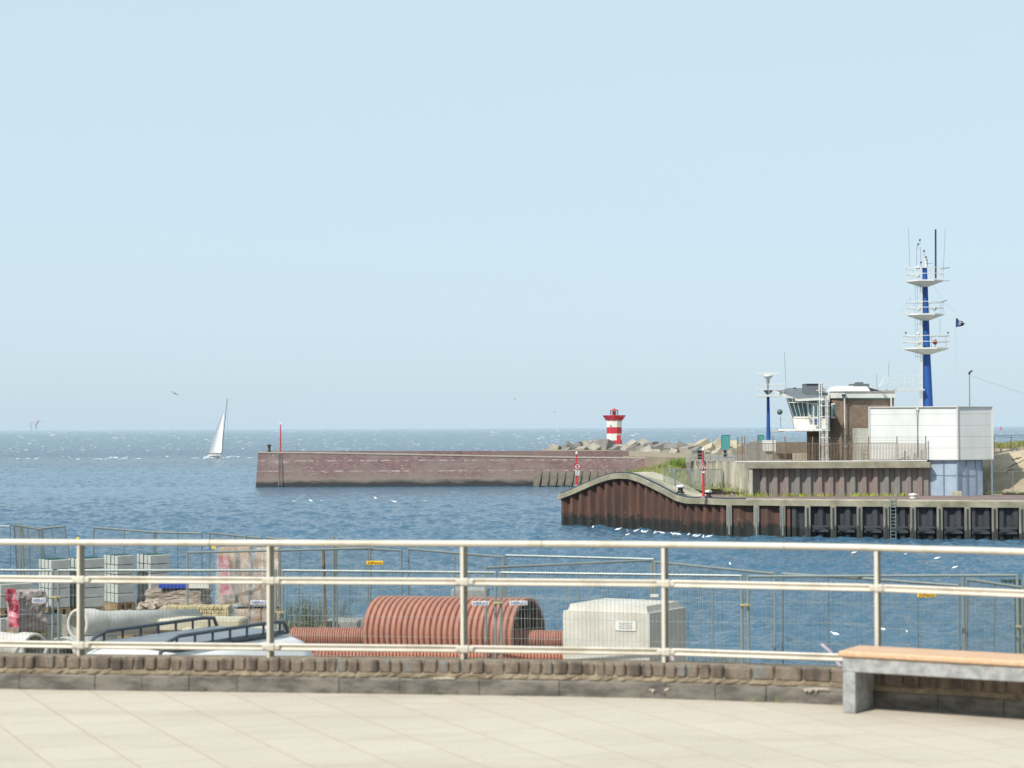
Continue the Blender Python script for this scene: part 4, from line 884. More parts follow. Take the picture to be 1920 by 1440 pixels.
mb = MB(); a = [Q(1631, 733.7, 190), Q(1631, 727, 190), Q(1655, 733.7, 190)]; mb.add(a+[v+Vector((0, 2, 0)) for v in a], [(0, 2, 1), (1, 2, 5, 4), (3, 4, 5)]); mb.build('roof_slope', M_dark, cs)
for px, w_ in ((1584, 2.4), (1671.5, 2.2)): mb = MB(); d = 183.2 if px < 1600 else 183.9; mb.tube([(X(px, d), d-.1, Z(px, 742 if px < 1600 else 741, d)), (X(px, d), d-.1, 6.3)], .065, 6); mb.build('downpipe', M_whitew, cs)
mb = MB(); mb.pbox(1583-2.5, 739, 1587, 743, 182.9, .4); mb.build('lamp', M_dark, cs)
mb = MB(); mb.tube([(X(1556.5, 184.9), 184.85, 6.3), (X(1556.5, 184.9), 184.85, Z(1556, 740, 184.9))], .04, 5); mb.build('downpipe', M_galv, cs)
a = (1559.5, 756, 1568, 784); mb = MB(); d = 184.55; mb.pbox(*a, d, .3); w_ = mb.build('window_frame', M_white, cs); mb = MB(); mb.pbox(1561.8, 758.5, 1567.4, 781, d-.03, .05); mb.build('pane', M_glass, w_); mb = MB(); mb.pbox(1559, 782.6, 1568.5, 784.2, d-.12, .2); mb.build('sill', M_white, w_)
mb = MB(); mb.pbox(1583, 835, 1588.5, 839, 183.3, .1); mb.build('name_plate', M_white, cs)
mb = MB(); mb.pbox(1597, 843, 1604, 850.5, 183.45, .1); mb.build('air_grille', M_dark, cs)
mb = MB(); mb.pbox(1657, 737, 1661, 741, 183.5, .1); mb.build('wall_stain', M_conc, cs)
# balcony
mb = MB(); prism_px(mb, [(1460, 182.3), (1550, 181.2), (1550, 184.5), (1460, 186)], 804, 808.2, (1500, 182)); mb.build('balcony_slab', M_white, cs)
mb = MB(); z_ = Z(1470, 804, 182.2); 
for px in (1462, 1471, 1482): mb.tube([(X(px, 182.2), 182.3, z_), (X(px, 182.2), 182.3, z_+1.05)], .02, 5)
for h in (.52, 1.05): mb.tube([(X(1461, 182.2), 182.3, z_+h), (X(1487, 182.2), 182.3, z_+h)], .02, 5); mb.tube([(X(1461, 182.2), 182.3, z_+h), (X(1461, 186), 185.9, z_+h)], .02, 5)
mb.tube([P(1524, 803, 181.3), P(1524, 785, 181.3), P(1549, 785, 181.3)], .022, 5); mb.build('balcony_railing', M_white, cs)
mb = MB(); mb.tube([P(1464.5, 804, 182.4), P(1463, 781, 182.4)], .035, 5); fl = mb.build('lamp_arm', M_galv, cs)
mb = MB(); mb.lathe([(0, -.22), (.2, -.2), (.27, 0), (.2, .2), (0, .26)], P(1462, 772.5, 182.3), 14, axis=(-.4, -1, .1)); mb.build('searchlight', mat('greenish_lamp', W_('#5b7468'), .4, bmp=0), fl)
for px, y0, y1 in ((1485, 806, 806), (1475, 806, 806)): pass
mb = MB()
for px in (1514, 1536): mb.pbox(px, 808, px+1.6, 867, 183, .2)
mb.build('steel_post', M_dark, cs)
# ladder with cage
ld = thing('access_ladder', 'tall white caged ladder up the front of the control station', 'ladder', P(1545, 866, 180.9))
dl = 180.9; zb, zt = 6.3, Z(1545, 718, dl)
for px in (1537.5, 1541.5, 1549.5, 1552.3):
    mb = MB(); mb.pbox(px-.75, 716 if px < 1545 else 742, px+.75, 864.5, dl, .1); mb.build('stile', M_white, ld)
mb = MB(); mb.pbox(1543, 808, 1546.5, 864.5, dl+.6, .1); mb.pbox(1547.2, 811, 1549, 864.5, dl+.6, .1); mb.build('white_mullion', M_white, ld)
for k in range(18):
    y = 720+k*8; mb = MB(); mb.tube([P(1537.5, y, dl), P(1541.5, y, dl)] if k < 10 else [P(1549.5, y, dl), P(1552.3, y, dl)], .03, 5); mb.build('rung', M_white, ld)
for y in (732, 750, 761, 781, 807, 821, 833, 860):
    mb = MB(); c = P(1547 if y > 745 else 1540, y, dl-.3); hw = .42
    mb.tube([c+Vector((-hw, .4, 0)), c+Vector((-hw, -.1, 0)), c+Vector((0, -.35, 0)), c+Vector((hw, -.1, 0)), c+Vector((hw, .4, 0))], .03, 5); mb.build('cage_hoop', M_white, ld)
mb = MB()
for y in (713.5, 723):
    mb.tube([P(1535, y, dl+2), P(1571, y, dl+2)], .02, 5)
for px in (1535, 1546, 1556, 1571): mb.tube([P(px, 713.5, dl+2), P(px, 735, dl+2)], .02, 5)
mb.build('top_guard_rail', M_white, ld)
# --- shed at the brick wall
mb = MB(); mb.pbox(1608, 803, 1630, 865, 180.8, 2.6); sh = thing('meter_cabinet', 'weathered grey-white cabinet between brick wall and white building', 'cabinet', P(1618, 865, 181)); mb.build('body', mat('old_panel', W_('#bfbfb4'), .6, scale=.8, col2=W_('#a5a38f'), bmp=.1), sh)
mb = MB()
for y in (838, 846, 853): mb.tube([P(1616, y, 180.6), P(1629, y, 180.6)], .02, 4)
for px in (1616, 1629): mb.tube([P(px, 838, 180.6), P(px, 864, 180.6)], .02, 4)
mb.build('rack_frame', M_galv, sh)
# --- white panel building
def panelmat(name, col, dark):
    m, nt, b = newmat(name); pos, x_, y_, z_ = posz(nt)
    fr = math_(nt, 'FRACT', math_(nt, 'DIVIDE', math_(nt, 'SUBTRACT', z_, 6.47), 1.02)); j = math_(nt, 'LESS_THAN', fr, .04)
    fr2 = math_(nt, 'FRACT', math_(nt, 'DIVIDE', math_(nt, 'SUBTRACT', z_, 6.47), .17)); n1 = noise(nt, mapping(nt, pos, (1, 1, .4)), .5, 5, .6)
    c = mixc(nt, ramp(nt, n1, [(.35, (0, 0, 0)), (.75, (1, 1, 1))]), col, dark); c = mixc(nt, math_(nt, 'MULTIPLY', j, .55), c, W_('#84847c'))
    nt.links.new(c, b.inputs['Base Color']); b.inputs['Roughness'].default_value = .55; bump(nt, b, math_(nt, 'PINGPONG', fr2, .5), .15, .03); return m
M_panel = panelmat('white_cladding', W_('#d9d9d4'), W_('#c8c8c1'))
wb = thing('panel_building', 'large white clad building standing half over the quay on blue-grey panels', 'building', P(1760, 930, 178))
mb = MB(); plan = [(1629.5, 180.6), (1795.5, 178.2), (1861.5, 179.9), (1850, 190), (1640, 190)]; prism_px(mb, plan, 763.4, 862.6, (1795, 178.2)); mb.build('cladding', M_panel, wb)
mb = MB(); prism_px(mb, [(1628.9, 180.5), (1795.6, 178.05), (1862.4, 179.8), (1851, 190.2), (1639, 190.2)], 761.6, 763.4, (1795, 178.2)); mb.build('roof_trim', M_whitew, wb)
for px, d in ((1630, 180.55), (1795.5, 178.13), (1861.3, 179.85)): mb = MB(); x_ = X(px, d); mb.box((x_, d, (Z(px, 763.4, d)+Z(px, 862.4, d))/2), (.12, .12, Z(px, 763.4, d)-Z(px, 862.4, d))); mb.build('corner_trim', M_whitew, wb)
mb = MB(); d = 179.2; mb.tube([(X(1720.5, d), d-.02, Z(1720, 768, d)), (X(1720.5, d), d-.02, Z(1720, 858, d)), (X(1722.5, d), d-.15, 6.35)], .07, 6); mb.box((X(1720.5, d), d, Z(1720, 767, d)), (.22, .2, .25)); mb.build('downpipe', M_whitew, wb)
mb = MB(); prism_px(mb, [(1743, 179.3), (1795.2, 178.5), (1842, 179.9), (1838, 186), (1743, 186)], 862.6, 931, (1795, 178.5)); lo = mb.build('lower_panels', M_blueg, wb)
mb = MB(); 
for px, d in ((1744, 179.27), (1769, 178.85), (1795.2, 178.45), (1812.5, 178.92), (1829, 179.45), (1841.5, 179.85)): x_ = X(px, d); mb.box((x_, d, (3.25+6.45)/2), (.07 if px != 1795.2 else .12, .06, 3.2))
for (a, b) in (((1744, 179.25), (1795, 178.43)), ((1795, 178.43), (1829, 179.43))): mb.tube([P(a[0], 891, a[1]), P(b[0], 891, b[1])], .02, 4)
mb.build('panel_joints', mat('joint_grey', W_('#7d8a96'), .5, bmp=0), lo)
mb = MB(); mb.tube([(X(1860, 179), 179, 3.2), (X(1860, 179), 179, 6.5)], .1, 8); mb.build('support_post', mat('grey_post', W_('#77858f'), .5, bmp=0), wb)
mb = MB(); mb.tube([P(1795.3, 866, 178.2), P(1795.3, 919, 178.2)], .05, 6); mb.build('drain_pipe', M_galv, wb)
mb = MB(); mb.pbox(1788, 921, 1803, 930, 177.6, .8); tag(mb.build('concrete_footing', M_concl), 'small weathered concrete footing at the corner of the blue-grey panels', 'footing')
# --- signal tower
D = 187.5; x = X(1739.5, D); st = thing('signal_tower', 'tall blue tapering signal mast with three white railed platforms', 'mast', (X(1741, D), D, 6.25))
zf = lambda y: Z(1740, y, D)
mb = MB(); vs = [(X(1742, D), zf(866), .56), (X(1740.8, D), zf(762), .47), (X(1739, D), zf(655), .34), (X(1738, D), zf(590), .29), (X(1737.2, D), zf(526), .25), (X(1737, D), zf(502), .22)]
for (xa, za, ra), (xb, zb_, rb) in zip(vs, vs[1:]): mb.tube([(xa, D, za), (xb, D, zb_)], ra, 20, r2=rb, cap=(zb_ > zf(510)))
mb.build('mast_tube', M_blue, st)
def plat(y, x0, x1, px):
    cx = (X(x0, D)+X(x1, D))/2; hw = (X(x1, D)-X(x0, D))/2; z = zf(y); mx = X(px, D); d = 1.5
    oc = [(cx-hw, D-d*.3), (cx-hw*.55, D-d), (cx+hw*.35, D-d), (cx+hw, D-d*.3), (cx+hw, D+d*.5), (cx+hw*.4, D+d), (cx-hw*.5, D+d), (cx-hw, D+d*.5)]; n = 8
    mb = MB(); mb.prism(oc, z-.13, z); p = mb.build('platform', M_white, st)
    mb = MB(); lo = [(mx+(a-mx)*.16, D+(b-D)*.35, z-.62) for a, b in oc]; hi = [(a*.97+mx*.03, b, z-.131) for a, b in oc]; mb.add(lo+hi, [(i, (i+1) % n, n+(i+1) % n, n+i) for i in range(n)]+[tuple(range(n))[::-1]]); mb.build('underside_cone', M_whitew, p)
    mb = MB(); oo = oc+[oc[0]]
    for h in (.57, 1.12): mb.tube([(a, b, z+h) for a, b in oo], .03, 5)
    for a, b in oc: mb.tube([(a, b, z), (a, b, z+1.12)], .022, 5)
    mb.build('guard_rail', M_white, p); return p, z, cx, hw
p1 = plat(526, 1704.5, 1769.5, 1737); p2 = plat(589, 1705, 1770, 1738); p3 = plat(652.5, 1698, 1779, 1739)
mb = MB()
for a, b in ((864, 527), ):
    for px in (1725.3, 1729.3): mb.tube([P(px, a, D-.4), P(px, b, D-.4)], .03, 5)
mb.build('ladder_stiles', M_white, st); mb = MB()
for k in range(0, 84): mb.tube([P(1725.3, 864-k*4, D-.4), P(1729.3, 864-k*4, D-.4)], .018, 4, cap=False)
mb.build('ladder_rungs', M_white, st)
mb = MB()
for k in range(14): mb.tube([P(1716, 668-k*10, D-.2), P(1725, 668-k*10, D-.4)], .012, 4)
for px in (1716, 1720): mb.tube([P(px, 672, D-.2), P(px, 527, D-.2)], .012, 4)
mb.build('cage_wires', M_galv, st)
for px, py, r, m in ((1721.5, 501.5, .2, M_whitew), (1721.5, 517, .2, M_whitew), (1723, 580, .19, M_whitew), (1723, 643, .19, M_whitew), (1752.5, 579, .18, M_galv), (1753.5, 641.5, .25, mat('dark_red_lamp', W_('#7d2234'), .4, bmp=0)), (1722, 626, .16, M_whitew)):
    mb = MB(); mb.lathe([(0, -.16), (r*.9, -.1), (r, .02), (r*.8, .1), (0, .14)], P(px, py, D-1.2), 14, axis=(0, -1, 0)); mb.tube([P(px, py, D-1.2)+Vector((0, 0, -r)), P(px, py, D-1.2)+Vector((0, 0, -.5))], .03, 5); mb.build('signal_lamp', m, st)
for (xa, ya, xb, yb, r, m) in ((1754.5, 522, 1754.2, 430, .085, M_navy), (1706, 500, 1703.2, 428, .018, M_galv), (1768.6, 505, 1772.6, 428, .018, M_galv), (1718.5, 500, 1719, 460, .022, M_galv), (1726, 497, 1726, 463, .02, M_galv), (1762.5, 627, 1762.3, 597, .015, M_galv), (1706.3, 567, 1706.3, 556, .015, M_galv)):
    mb = MB(); mb.tube([P(xa, ya, D-.3), P(xb, yb, D-.3)], r, 6); mb.build('antenna', m, st)
for (px, py) in ((1724.8, 450), (1721.5, 458), (1732.8, 470.5), (1736, 482), (1727, 492), (1730.5, 503)):
    mb = MB(); mb.box(P(px, py, D-.3), (.16, .16, .18), Matrix.Rotation(.4, 3, 'Y'), bev=.04); mb.tube([P(px, py, D-.3), P(px, py+9, D-.3)], .014, 4); mb.build('instrument', M_dark, st)
mb = MB(); mb.lathe([(.22, 0), (.16, .3), (.16, .75), (.08, .95), (0, 1)], P(1736.5, 502, D), 10); mb.build('mast_head', M_whitew, st)
mb = MB(); mb.tube([P(1736, 494, D-.3), P(1749, 494, D-.3)], .015, 4); mb.tube([P(1769, 503, D-.3), P(1781, 502, D-.3)], .03, 4); mb.tube([P(1769, 526.5, D-.3), P(1781, 526.5, D-.3)], .02, 4); mb.tube([P(1765, 566, D-.3), P(1776, 562.5, D-.3)], .03, 4)
for px in (1698.3, 1777.5): mb.box(P(px, 623.5, D-.4), (.16, .16, .1)); mb.tube([P(px, 623, D-.4), P(px, 630, D-.4)], .02, 4)
mb.build('arm_fittings', M_dark, st)
mb = MB(); mb.tube([P(1681, 588, D-.3), P(1793, 588.5, D-.3)], .03, 5); mb.tube([P(1792, 585.5, D-.3), P(1792, 595, D-.3)], .02, 5); mb.build('yard_arm', M_white, st)
mb = MB()
for a, b in (((1683, 588), (1703, 568)), ((1792, 587), (1770, 566)), ((1792, 612), (1792, 700)), ((1766, 560), (1748, 533))): mb.tube([P(*a, D-.3), P(*b, D-.3)], .007, 3)
mb.build('halyards', M_galv, st)
# gangway
mb = MB(); a = P(1655, 730.5, 186); b = P(1729, 731.3, 187.2); mb.box((a+b)/2+Vector((0, .4, 0)), ((b-a).length, .9, .14)); gw = thing('gangway', 'white railed gangway from the station roof to the blue mast', 'gangway', a); mb.build('deck', M_whitew, gw)
for sy in (0, .9):
    mb = MB()
    for y in (704.5, 718): mb.tube([P(1664, y, 186+sy), P(1729, y+.6, 187+sy)], .022, 5)
    for px in (1664, 1680, 1696, 1712, 1728): mb.tube([P(px, 704.5, 186.5+sy), P(px, 730.5, 186.5+sy)], .02, 5)
    for k in range(1, 26): mb.tube([P(1664+k*2.5, 718.5, 186.5+sy), P(1664+k*2.5, 730.5, 186.5+sy)], .007, 3, cap=False)
    mb.build('railing', M_white, gw); mb = MB()
    for o_ in (0, 5, 9): mb.tube([P(1664, 704.5+o_*1.4, 186+sy), P(1658-o_*.2, 706+o_*1.4, 186+sy), P(1645-o_*.1, 730, 186+sy)], .022, 5)
    mb.build('stair_rail', M_white, gw)
for px, y0, y1 in ((1666.5, 680, 706), (1644, 701, 731), (1474, 660, 728)):
    mb = MB(); mb.tube([P(px, y1, 186), P(px-(3.5 if px < 1500 else 0), y0, 186)], .02, 4); tag(mb.build('whip_antenna', M_galv), {1666.5: 'thin grey whip antenna standing at the stair top of the gangway', 1644: 'short whip antenna on the roof beside the gangway stairs', 1474: 'long thin whip antenna rising from the cabin roof'}[px], 'antenna')
# flag
mb = MB(); vs = []; fs = []; nx, nz = 9, 8
for i in range(nx+1):
    for j in range(nz+1):
        u, v = i/nx, j/nz; top = 595+u*13; bot = 613.5-(2.5 if .7 < u < .9 else 0)*0-u*3 if u < .9 else 606; px = 1793+u*18-v*u*4; vs.append(P(px, lerp(top, bot, v), D-.3)+Vector((0, .25*math.sin(u*9+v*2), 0)))
for i in range(nx):
    for j in range(nz): a = i*(nz+1)+j; fs.append((a, a+nz+1, a+nz+2, a+1))
mb.add(vs, fs, True); fg = mb.build('flag', M_navy); tag(fg, 'navy blue flag with white marks flying from the yard of the signal mast', 'flag')
mb = MB()
for (a, b, c_, d) in ((1797, 600, 1802, 603), (1798, 604, 1803, 606.5), (1797, 607.5, 1801, 609.5)): pa, pb = P(a, b, D-.62), P(c_, d, D-.62); mb.quad(pa, pb, pb+Vector((.02, 0, .07)), pa+Vector((.02, 0, .07)))
mb.build('white_marks', M_white, fg)
# lamp post
D2 = 200; lp = thing('lamp_post', 'slim grey lamp post with dark angled head behind the white building', 'lamp post', P(1818, 866, D2))
mb = MB(); mb.tube([P(1818.5, 866, D2), P(1817.8, 699, D2)], .08, 8, r2=.05); mb.build('pole', M_galv, lp)
mb = MB(); mb.box(P(1819.8, 697, D2), (.42, .3, .16), Matrix.Rotation(RD(-38), 3, 'Y'), bev=.04); mb.box(P(1817.5, 700.5, D2), (.16, .16, .18)); mb.build('lamp_head', M_dark, lp)
mb = MB(); mb.tube([P(lerp(1821, 2080, t), 704+68*t**.92-9*math.sin(math.pi*t)*-1*.6, D2) for t in [k/14 for k in range(15)]], .012, 3); mb.build('cable', M_galv, lp)
# --- dunes on the right
ds, _ = patch('dune_slope', [[(1836, 931, 182), (1856, 929, 181), (1880, 926, 181), (1920, 925, 180), (2080, 925, 178)], [(1836, 905, 187), (1860, 893, 187), (1885, 882, 187), (1920, 876, 187), (2080, 868, 187)],
    [(1838, 872, 192), (1860, 857, 192), (1885, 850, 193), (1920, 846, 193), (2080, 842, 193)], [(1838, 856, 200), (1860, 848, 200), (1885, 842, 203), (1920, 840, 203), (2080, 838, 203)], [(1838, 900, 230), (1860, 852, 230), (1885, 852, 230), (1920, 850, 230), (2080, 850, 230)]], M_sand, .1)
mb = MB(); mb.prism([(X(1842, 184), 183.8), (X(2100, 184), 183.8), (X(2100, 215), 215), (X(1842, 215), 215)], 2, 3.2); o = mb.build('dune_foot', M_sand); o['kind'] = 'structure'
rnd = random.Random(13); gp = []
for _ in range(520):
    px = rnd.uniform(1862, 2080); d = rnd.uniform(205, 240); gp.append(P(px, 841-(d-205)*.08-(3 if px > 1895 else 0), d))
tufts('dune_grass', gp, .62, MG1, 'dry green marram grass along the crest of the dune', seed=5, blades=10, spread=.45, bw=.05)
mb = MB(); mb.prism([(X(1855, 206), 205), (X(2100, 206), 205), (X(2100, 250), 250), (X(1855, 250), 250)], 3, lambda i: 7.1); o = mb.build('dune_crest', M_sand); o['kind'] = 'structure'
mb = MB(); cr = random.Random(3)
for (a, b, c_, d) in ((1893, 876, 1908, 868), (1906, 870, 1922, 862), (1878, 890, 1897, 880), (1900, 862, 1912, 858), (1915, 885, 1930, 880)):
    for k in range(5): p = P(lerp(a, c_, k/4)+cr.uniform(-1, 1), lerp(b, d, k/4), 188.3-2.2*k/4-cr.uniform(1, 1.6)); mb.box(p, (.3, .2, .05), Matrix.Rotation(cr.uniform(-.7, .3), 3, 'Y'))
tag(mb.build('roots', mat('dark_roots', W_('#4a3f33'), .9, bmp=.3)), 'dark exposed roots and debris in the eroded sand slope', 'roots', kind='stuff')
df = thing('dune_fence', 'sagging wire fence on thin posts along the dune behind the white building', 'fence', P(1890, 848, 199))
for (xa, ya, xb, yb) in ((1866, 862, 1864, 818), (1896, 850, 1896, 815), (1879, 849, 1874, 836), (1909, 849, 1904, 836), (1925, 850, 1926, 815)): mb = MB(); mb.tube([P(xa, ya, 198), P(xb, yb, 198)], .045 if ya != 849 else .06, 5); mb.build('post', M_galv, df)
mb = MB()
for y in (815.5, 819, 840): mb.tube([P(1864, y, 198), P(1896, y+.8, 198), P(1926, y, 198), P(2060, y, 198)], .02, 4)
mb.build('strand_wire', M_dark, df)
lf = thing('quay_fence', 'low wire mesh fence at the foot of the sand slope', 'fence', P(1890, 925, 181.3))
for px in (1862, 1899, 1935): mb = MB(); mb.tube([P(px, 925, 180.4), P(px, 884, 180.4)], .03, 5); mb.build('post', M_galv, lf)
mb = MB()
for y in (884, 922): mb.tube([P(1845, y, 180.4), P(2000, y, 180.4)], .015, 4)
for k in range(60): mb.tube([P(1845+k*2.5, 884, 180.4), P(1845+k*2.5, 922, 180.4)], .005, 3, cap=False)
mb.build('mesh', M_galv, lf)
tufts('dune_foot_weeds', [P(rnd.uniform(1845, 1925), 926, 180.2) for _ in range(60)], .22, MG3, 'dark weeds along the foot of the sand slope', seed=6, blades=7)
# --- gulls
def gull_mesh(fly=False):
    mb = MB(); sec = [(-.30, .01, .03), (-.2, .05, .05), (-.08, .09, .08), (.05, .095, .085), (.15, .06, .10), (.2, .045, .15), (.25, .045, .19), (.29, .03, .20), (.34, .008, .195)]; n = 8; vs = []; fs = []
    for (x_, r, z_) in sec: vs += [(x_, r*math.cos(2*math.pi*k/n), z_+r*math.sin(2*math.pi*k/n)) for k in range(n)]
    for i in range(len(sec)-1):
        for k in range(n): fs.append((i*n+k, i*n+(k+1) % n, (i+1)*n+(k+1) % n, (i+1)*n+k))
    fs += [tuple(range(n))[::-1], tuple(range(len(vs)-n, len(vs)))]; mb.add(vs, fs, True)
    if fly:
        for s in (-1, 1):
            mb.add([(.1, s*.06, .1), (-.12, s*.06, .09), (-.08, s*.35, .24), (.12, s*.33, .27), (-.14, s*.72, .02), (-.05, s*.62, .17), (.10, .0, .12)], [(0, 1, 2, 3), (3, 2, 4, 5)])
    return mb
gm = gull_mesh(); o0 = None
GW = [(1112, 989), (1159, 993), (1177, 996.5), (1176, 1004), (1193, 996), (1204, 997.5), (1209, 998), (1228, 999.5), (1232, 999), (1242, 1000), (1264, 1002), (1272, 1002.5), (1291, 1003.5), (1302, 1005), (1308, 1006), (1319, 1007.5), (1329, 1007), (1601, 1037), (1696, 1041), (1757, 1047.5), (1790, 1065), (1369, 1058), (1699, 1186), (1567, 1191), (1655, 1182)]
HG = [(552, 941), (583, 939), (604, 940), (704, 934), (732, 940), (740, 941), (799, 941)]
rnd = random.Random(8); mesh = None
def put_gull(px, py, lab, grp, s=1.0):
    global mesh
    p = G(px, py+1.5, 0)
    if mesh is None:
        o = gull_mesh().build('seagull', M_gull, base=(0, 0, 0)); mesh = o.data
    else: o = bpy.data.objects.new('seagull', mesh); COL.objects.link(o)
    o.location = (p.x, p.y, .02); o.rotation_euler = (0, 0, rnd.uniform(0, 6.28)); o.scale = (s, s, s); tag(o, lab, 'seagull', grp)
for i, (a, b) in enumerate(sorted(GW[:17])): put_gull(a, b, ordw(i)+' white gull from the left swimming close under the rusty sheet piles', 'gulls swimming under the sheet piles', 1.05)
for i, (a, b) in enumerate(sorted(GW[17:])): put_gull(a, b, ordw(i)+' white gull from the left on the water behind the boulevard railing', 'gulls on the water behind the railing', .8)
for i, (a, b) in enumerate(HG): put_gull(a, b, ordw(i)+' white gull from the left floating in front of the stone pier', 'gulls floating in front of the pier', 1.2)
fly = gull_mesh(True)
for k, (px, py, D, s, m, lab) in enumerate(((327.5, 739, 400, 1.15, M_gullg, 'dark gull gliding with bent wings above the sailing yacht'), (965.5, 748.5, 700, .9, M_gullg, 'tiny dark bird flying left of the lighthouse, the higher one'), (1040, 773.5, 700, .9, M_gullg, 'tiny dark bird flying just left of the lighthouse top'))):
    o = gull_mesh(True).build('flying_gull', m, base=(0, 0, 0)); o.location = P(px, py, D); o.rotation_euler = (.55, -.3, RD(80 if k != 1 else 10)); o.scale = (s, s, s); tag(o, lab, 'bird')
# ================================================================== NEAR SIDE
# --- boulevard railing: follows the wall
RP = offset(WALL, .25)
def rail_at_px(px):
    best = min(range(len(RP)-1), key=lambda i: abs(960+(RP[i].x)/RP[i].y*FP-px)); a, b = RP[max(best-1, 0)], RP[min(best+1, len(RP)-1)]
    pa, pb = 960+a.x/a.y*FP, 960+b.x/b.y*FP; return a.lerp(b, (px-pa)/(pb-pa))
br = thing('boulevard_railing', 'cream metal boulevard railing with three rails above the cobble wall', 'railing', (0, 16.27, ZB+.26))
posts_px = [-545, -195, 153, 508, 870, 1246, 1644, 2065, 2520, 3050]
pp = [rail_at_px(px) for px in posts_px]
mb = MB(); rr = [Vector((p.x, p.y, CH-.947)) for p in RP if -9.2 < p.x < 7.6]; mb.tube(rr, .027, 16); mb.build('top_rail', M_rail, br)
mb = MB()
for k in (-2.4, .3, 2.1):
    i = min(range(len(rr)-1), key=lambda i: abs(rr[i].x-k)); d = (rr[i+1]-rr[i]).normalized(); mb.tube([rr[i], rr[i]+d*.006], .0282, 16)
mb.build('rail_joint', M_post, br)
rz = {}
for zc, nm in ((CH-1.258, 'middle_rail'), (CH-1.807, 'lower_rail')):
    for a, b in zip(pp, pp[1:]):
        d = (b-a).normalized(); a2 = a+d*.045; b2 = b-d*.045; mb = MB()
        for s in (-1, 1): mb.tube([Vector((a2.x, a2.y, zc+s*.0195)), Vector((b2.x, b2.y, zc+s*.0195))], .0115, 10)
        c = (a2+b2)/2; mb.box((c.x, c.y+.004, zc), ((b2-a2).length, .008, .03), Matrix.Rotation(math.atan2(d.y, d.x), 3, 'Z')); mb.build(nm, M_rail, br)
for p in pp:
    mb = MB(); zt, zb = CH-.97, ZB+.2; a = RD(52)
    R = Matrix.Rotation(a, 3, 'Z'); mb.box((p.x, p.y, (zt+zb)/2), (.056, .018, zt-zb), R, bev=.002)
    po = mb.build('post', M_post, br); mb = MB(); mb.box(Vector((p.x, p.y, (zt+zb)/2))+R @ Vector((-.034, .0, 0)), (.010, .030, zt-zb-.004), R); mb.build('lit_edge_strip', M_rail, po)  # paler strip added as the sunlit narrow side of the post
    for zc in (CH-1.258, CH-1.807):
        mb = MB(); mb.box((p.x, p.y-.02, zc), (.15, .035, .052), bev=.010); mb.box((p.x, p.y-.024, zc), (.07, .045, .066), bev=.012); mb.build('bracket', M_rail, po)
# --- bench
F0 = G(1580, 1337, ZB); bx_, by_ = F0.x, F0.y; u = Vector((.866, -.5, 0)); v = Vector((.5, .866, 0)); RB = Matrix.Rotation(RD(-30), 3, 'Z')
bn = thing('bench', 'low concrete bench with an orange-brown wooden seat against the wall', 'bench', (bx_, by_, ZB))
def bb(mb, a0, a1, b0, b1, z0, z1, bev=.006): mb.box(Vector((bx_, by_, ZB))+u*((a0+a1)/2)+v*((b0+b1)/2)+Vector((0, 0, (z0+z1)/2)), (a1-a0, b1-b0, z1-z0), RB, bev=bev)
mb = MB(); bb(mb, -.03, 2.6, -.02, .44, .42, .465, .012); mb.build('seat', M_wood, bn)
M_bc = mat('bench_concrete', W_('#a8a8a5'), .85, scale=14, col2=W_('#8b8b88'), bmp=.5, amount=(.4, .6))
mb = MB(); bb(mb, 0, 2.57, 0, .42, .31, .42); mb.build('beam', M_bc, bn)
for a in (0, 2.45): mb = MB(); bb(mb, a+.001, a+.10, .001, .419, 0, .31); mb.build('leg', M_bc, bn)
# --- temporary fence panels
M_wire = mat('fence_wire', W_('#a9aea6'), .5, .4, var=.1, bmp=0)
def panel_meshes(L, H=2.0, nw=58):
    fr = MB(); fr.tube([(0, 0, 0), (0, 0, H)], .021, 8); fr.tube([(L, 0, 0), (L, 0, H)], .021, 8); fr.tube([(0, 0, .12), (L, 0, .12)], .018, 6)
    top = MB(); top.tube([(0, 0, H-.02), (L, 0, H-.02)], .019, 8); 
    for k in range(nw+1): top.tube([(L*k/nw-.012, 0, H-.02), (L*k/nw+.012, 0, H-.02)], .024, 6)
    w_ = MB()
    for k in range(1, nw): w_.tube([(L*k/nw, .0, .12), (L*k/nw, .0, H-.02)], .0026, 3, cap=False)
    for z in (.4, .7, 1.0, 1.3, 1.6): w_.tube([(0, -.004, z), (L, -.004, z)], .0026, 3, cap=False)
    md = MB(); md.tube([(L*.5, 0, .12), (L*.5, 0, H-.02)], .012, 5)
    return fr, top, w_, md
base_panel = None
def fence_panel(A, B, label, grp, tilt=0, sag=0, mid=True, hgt=2.0):
    """A, B: feet of the panel"""
    global base_panel
    d = B-A; L = math.hypot(d.x, d.y); rz_ = math.atan2(d.y, d.x)
    if base_panel is None:
        t = thing('temporary_fence', label, 'fence', (0, 0, 0), 0, grp); fr, top, w_, md = panel_meshes(3.45)
        fr.build('frame', M_galv, t, world=False); top.build('top_tube', M_galv, t, world=False); w_.build('wire_mesh', M_wire, t, world=False); md.build('middle_tube', M_galv, t, world=False); base_panel = t
    else: t = copy_tree(base_panel); t['label'] = label; t['group'] = grp
    R = Matrix.Rotation(rz_, 4, 'Z') @ Matrix.Rotation(tilt, 4, 'X') @ Matrix.Rotation(-math.atan2(d.z, L), 4, 'Y')
    t.location = A; t.rotation_euler = R.to_euler(); t.scale = (L/3.45, 1, hgt/2.0)
    MW[t.name] = Matrix.Translation(A) @ R @ Matrix.Diagonal((L/3.45, 1, hgt/2, 1))
    return t
def foot(px, ytop, D, h=2.0): p = P(px, ytop, D); return Vector((p.x, p.y, p.z-h))
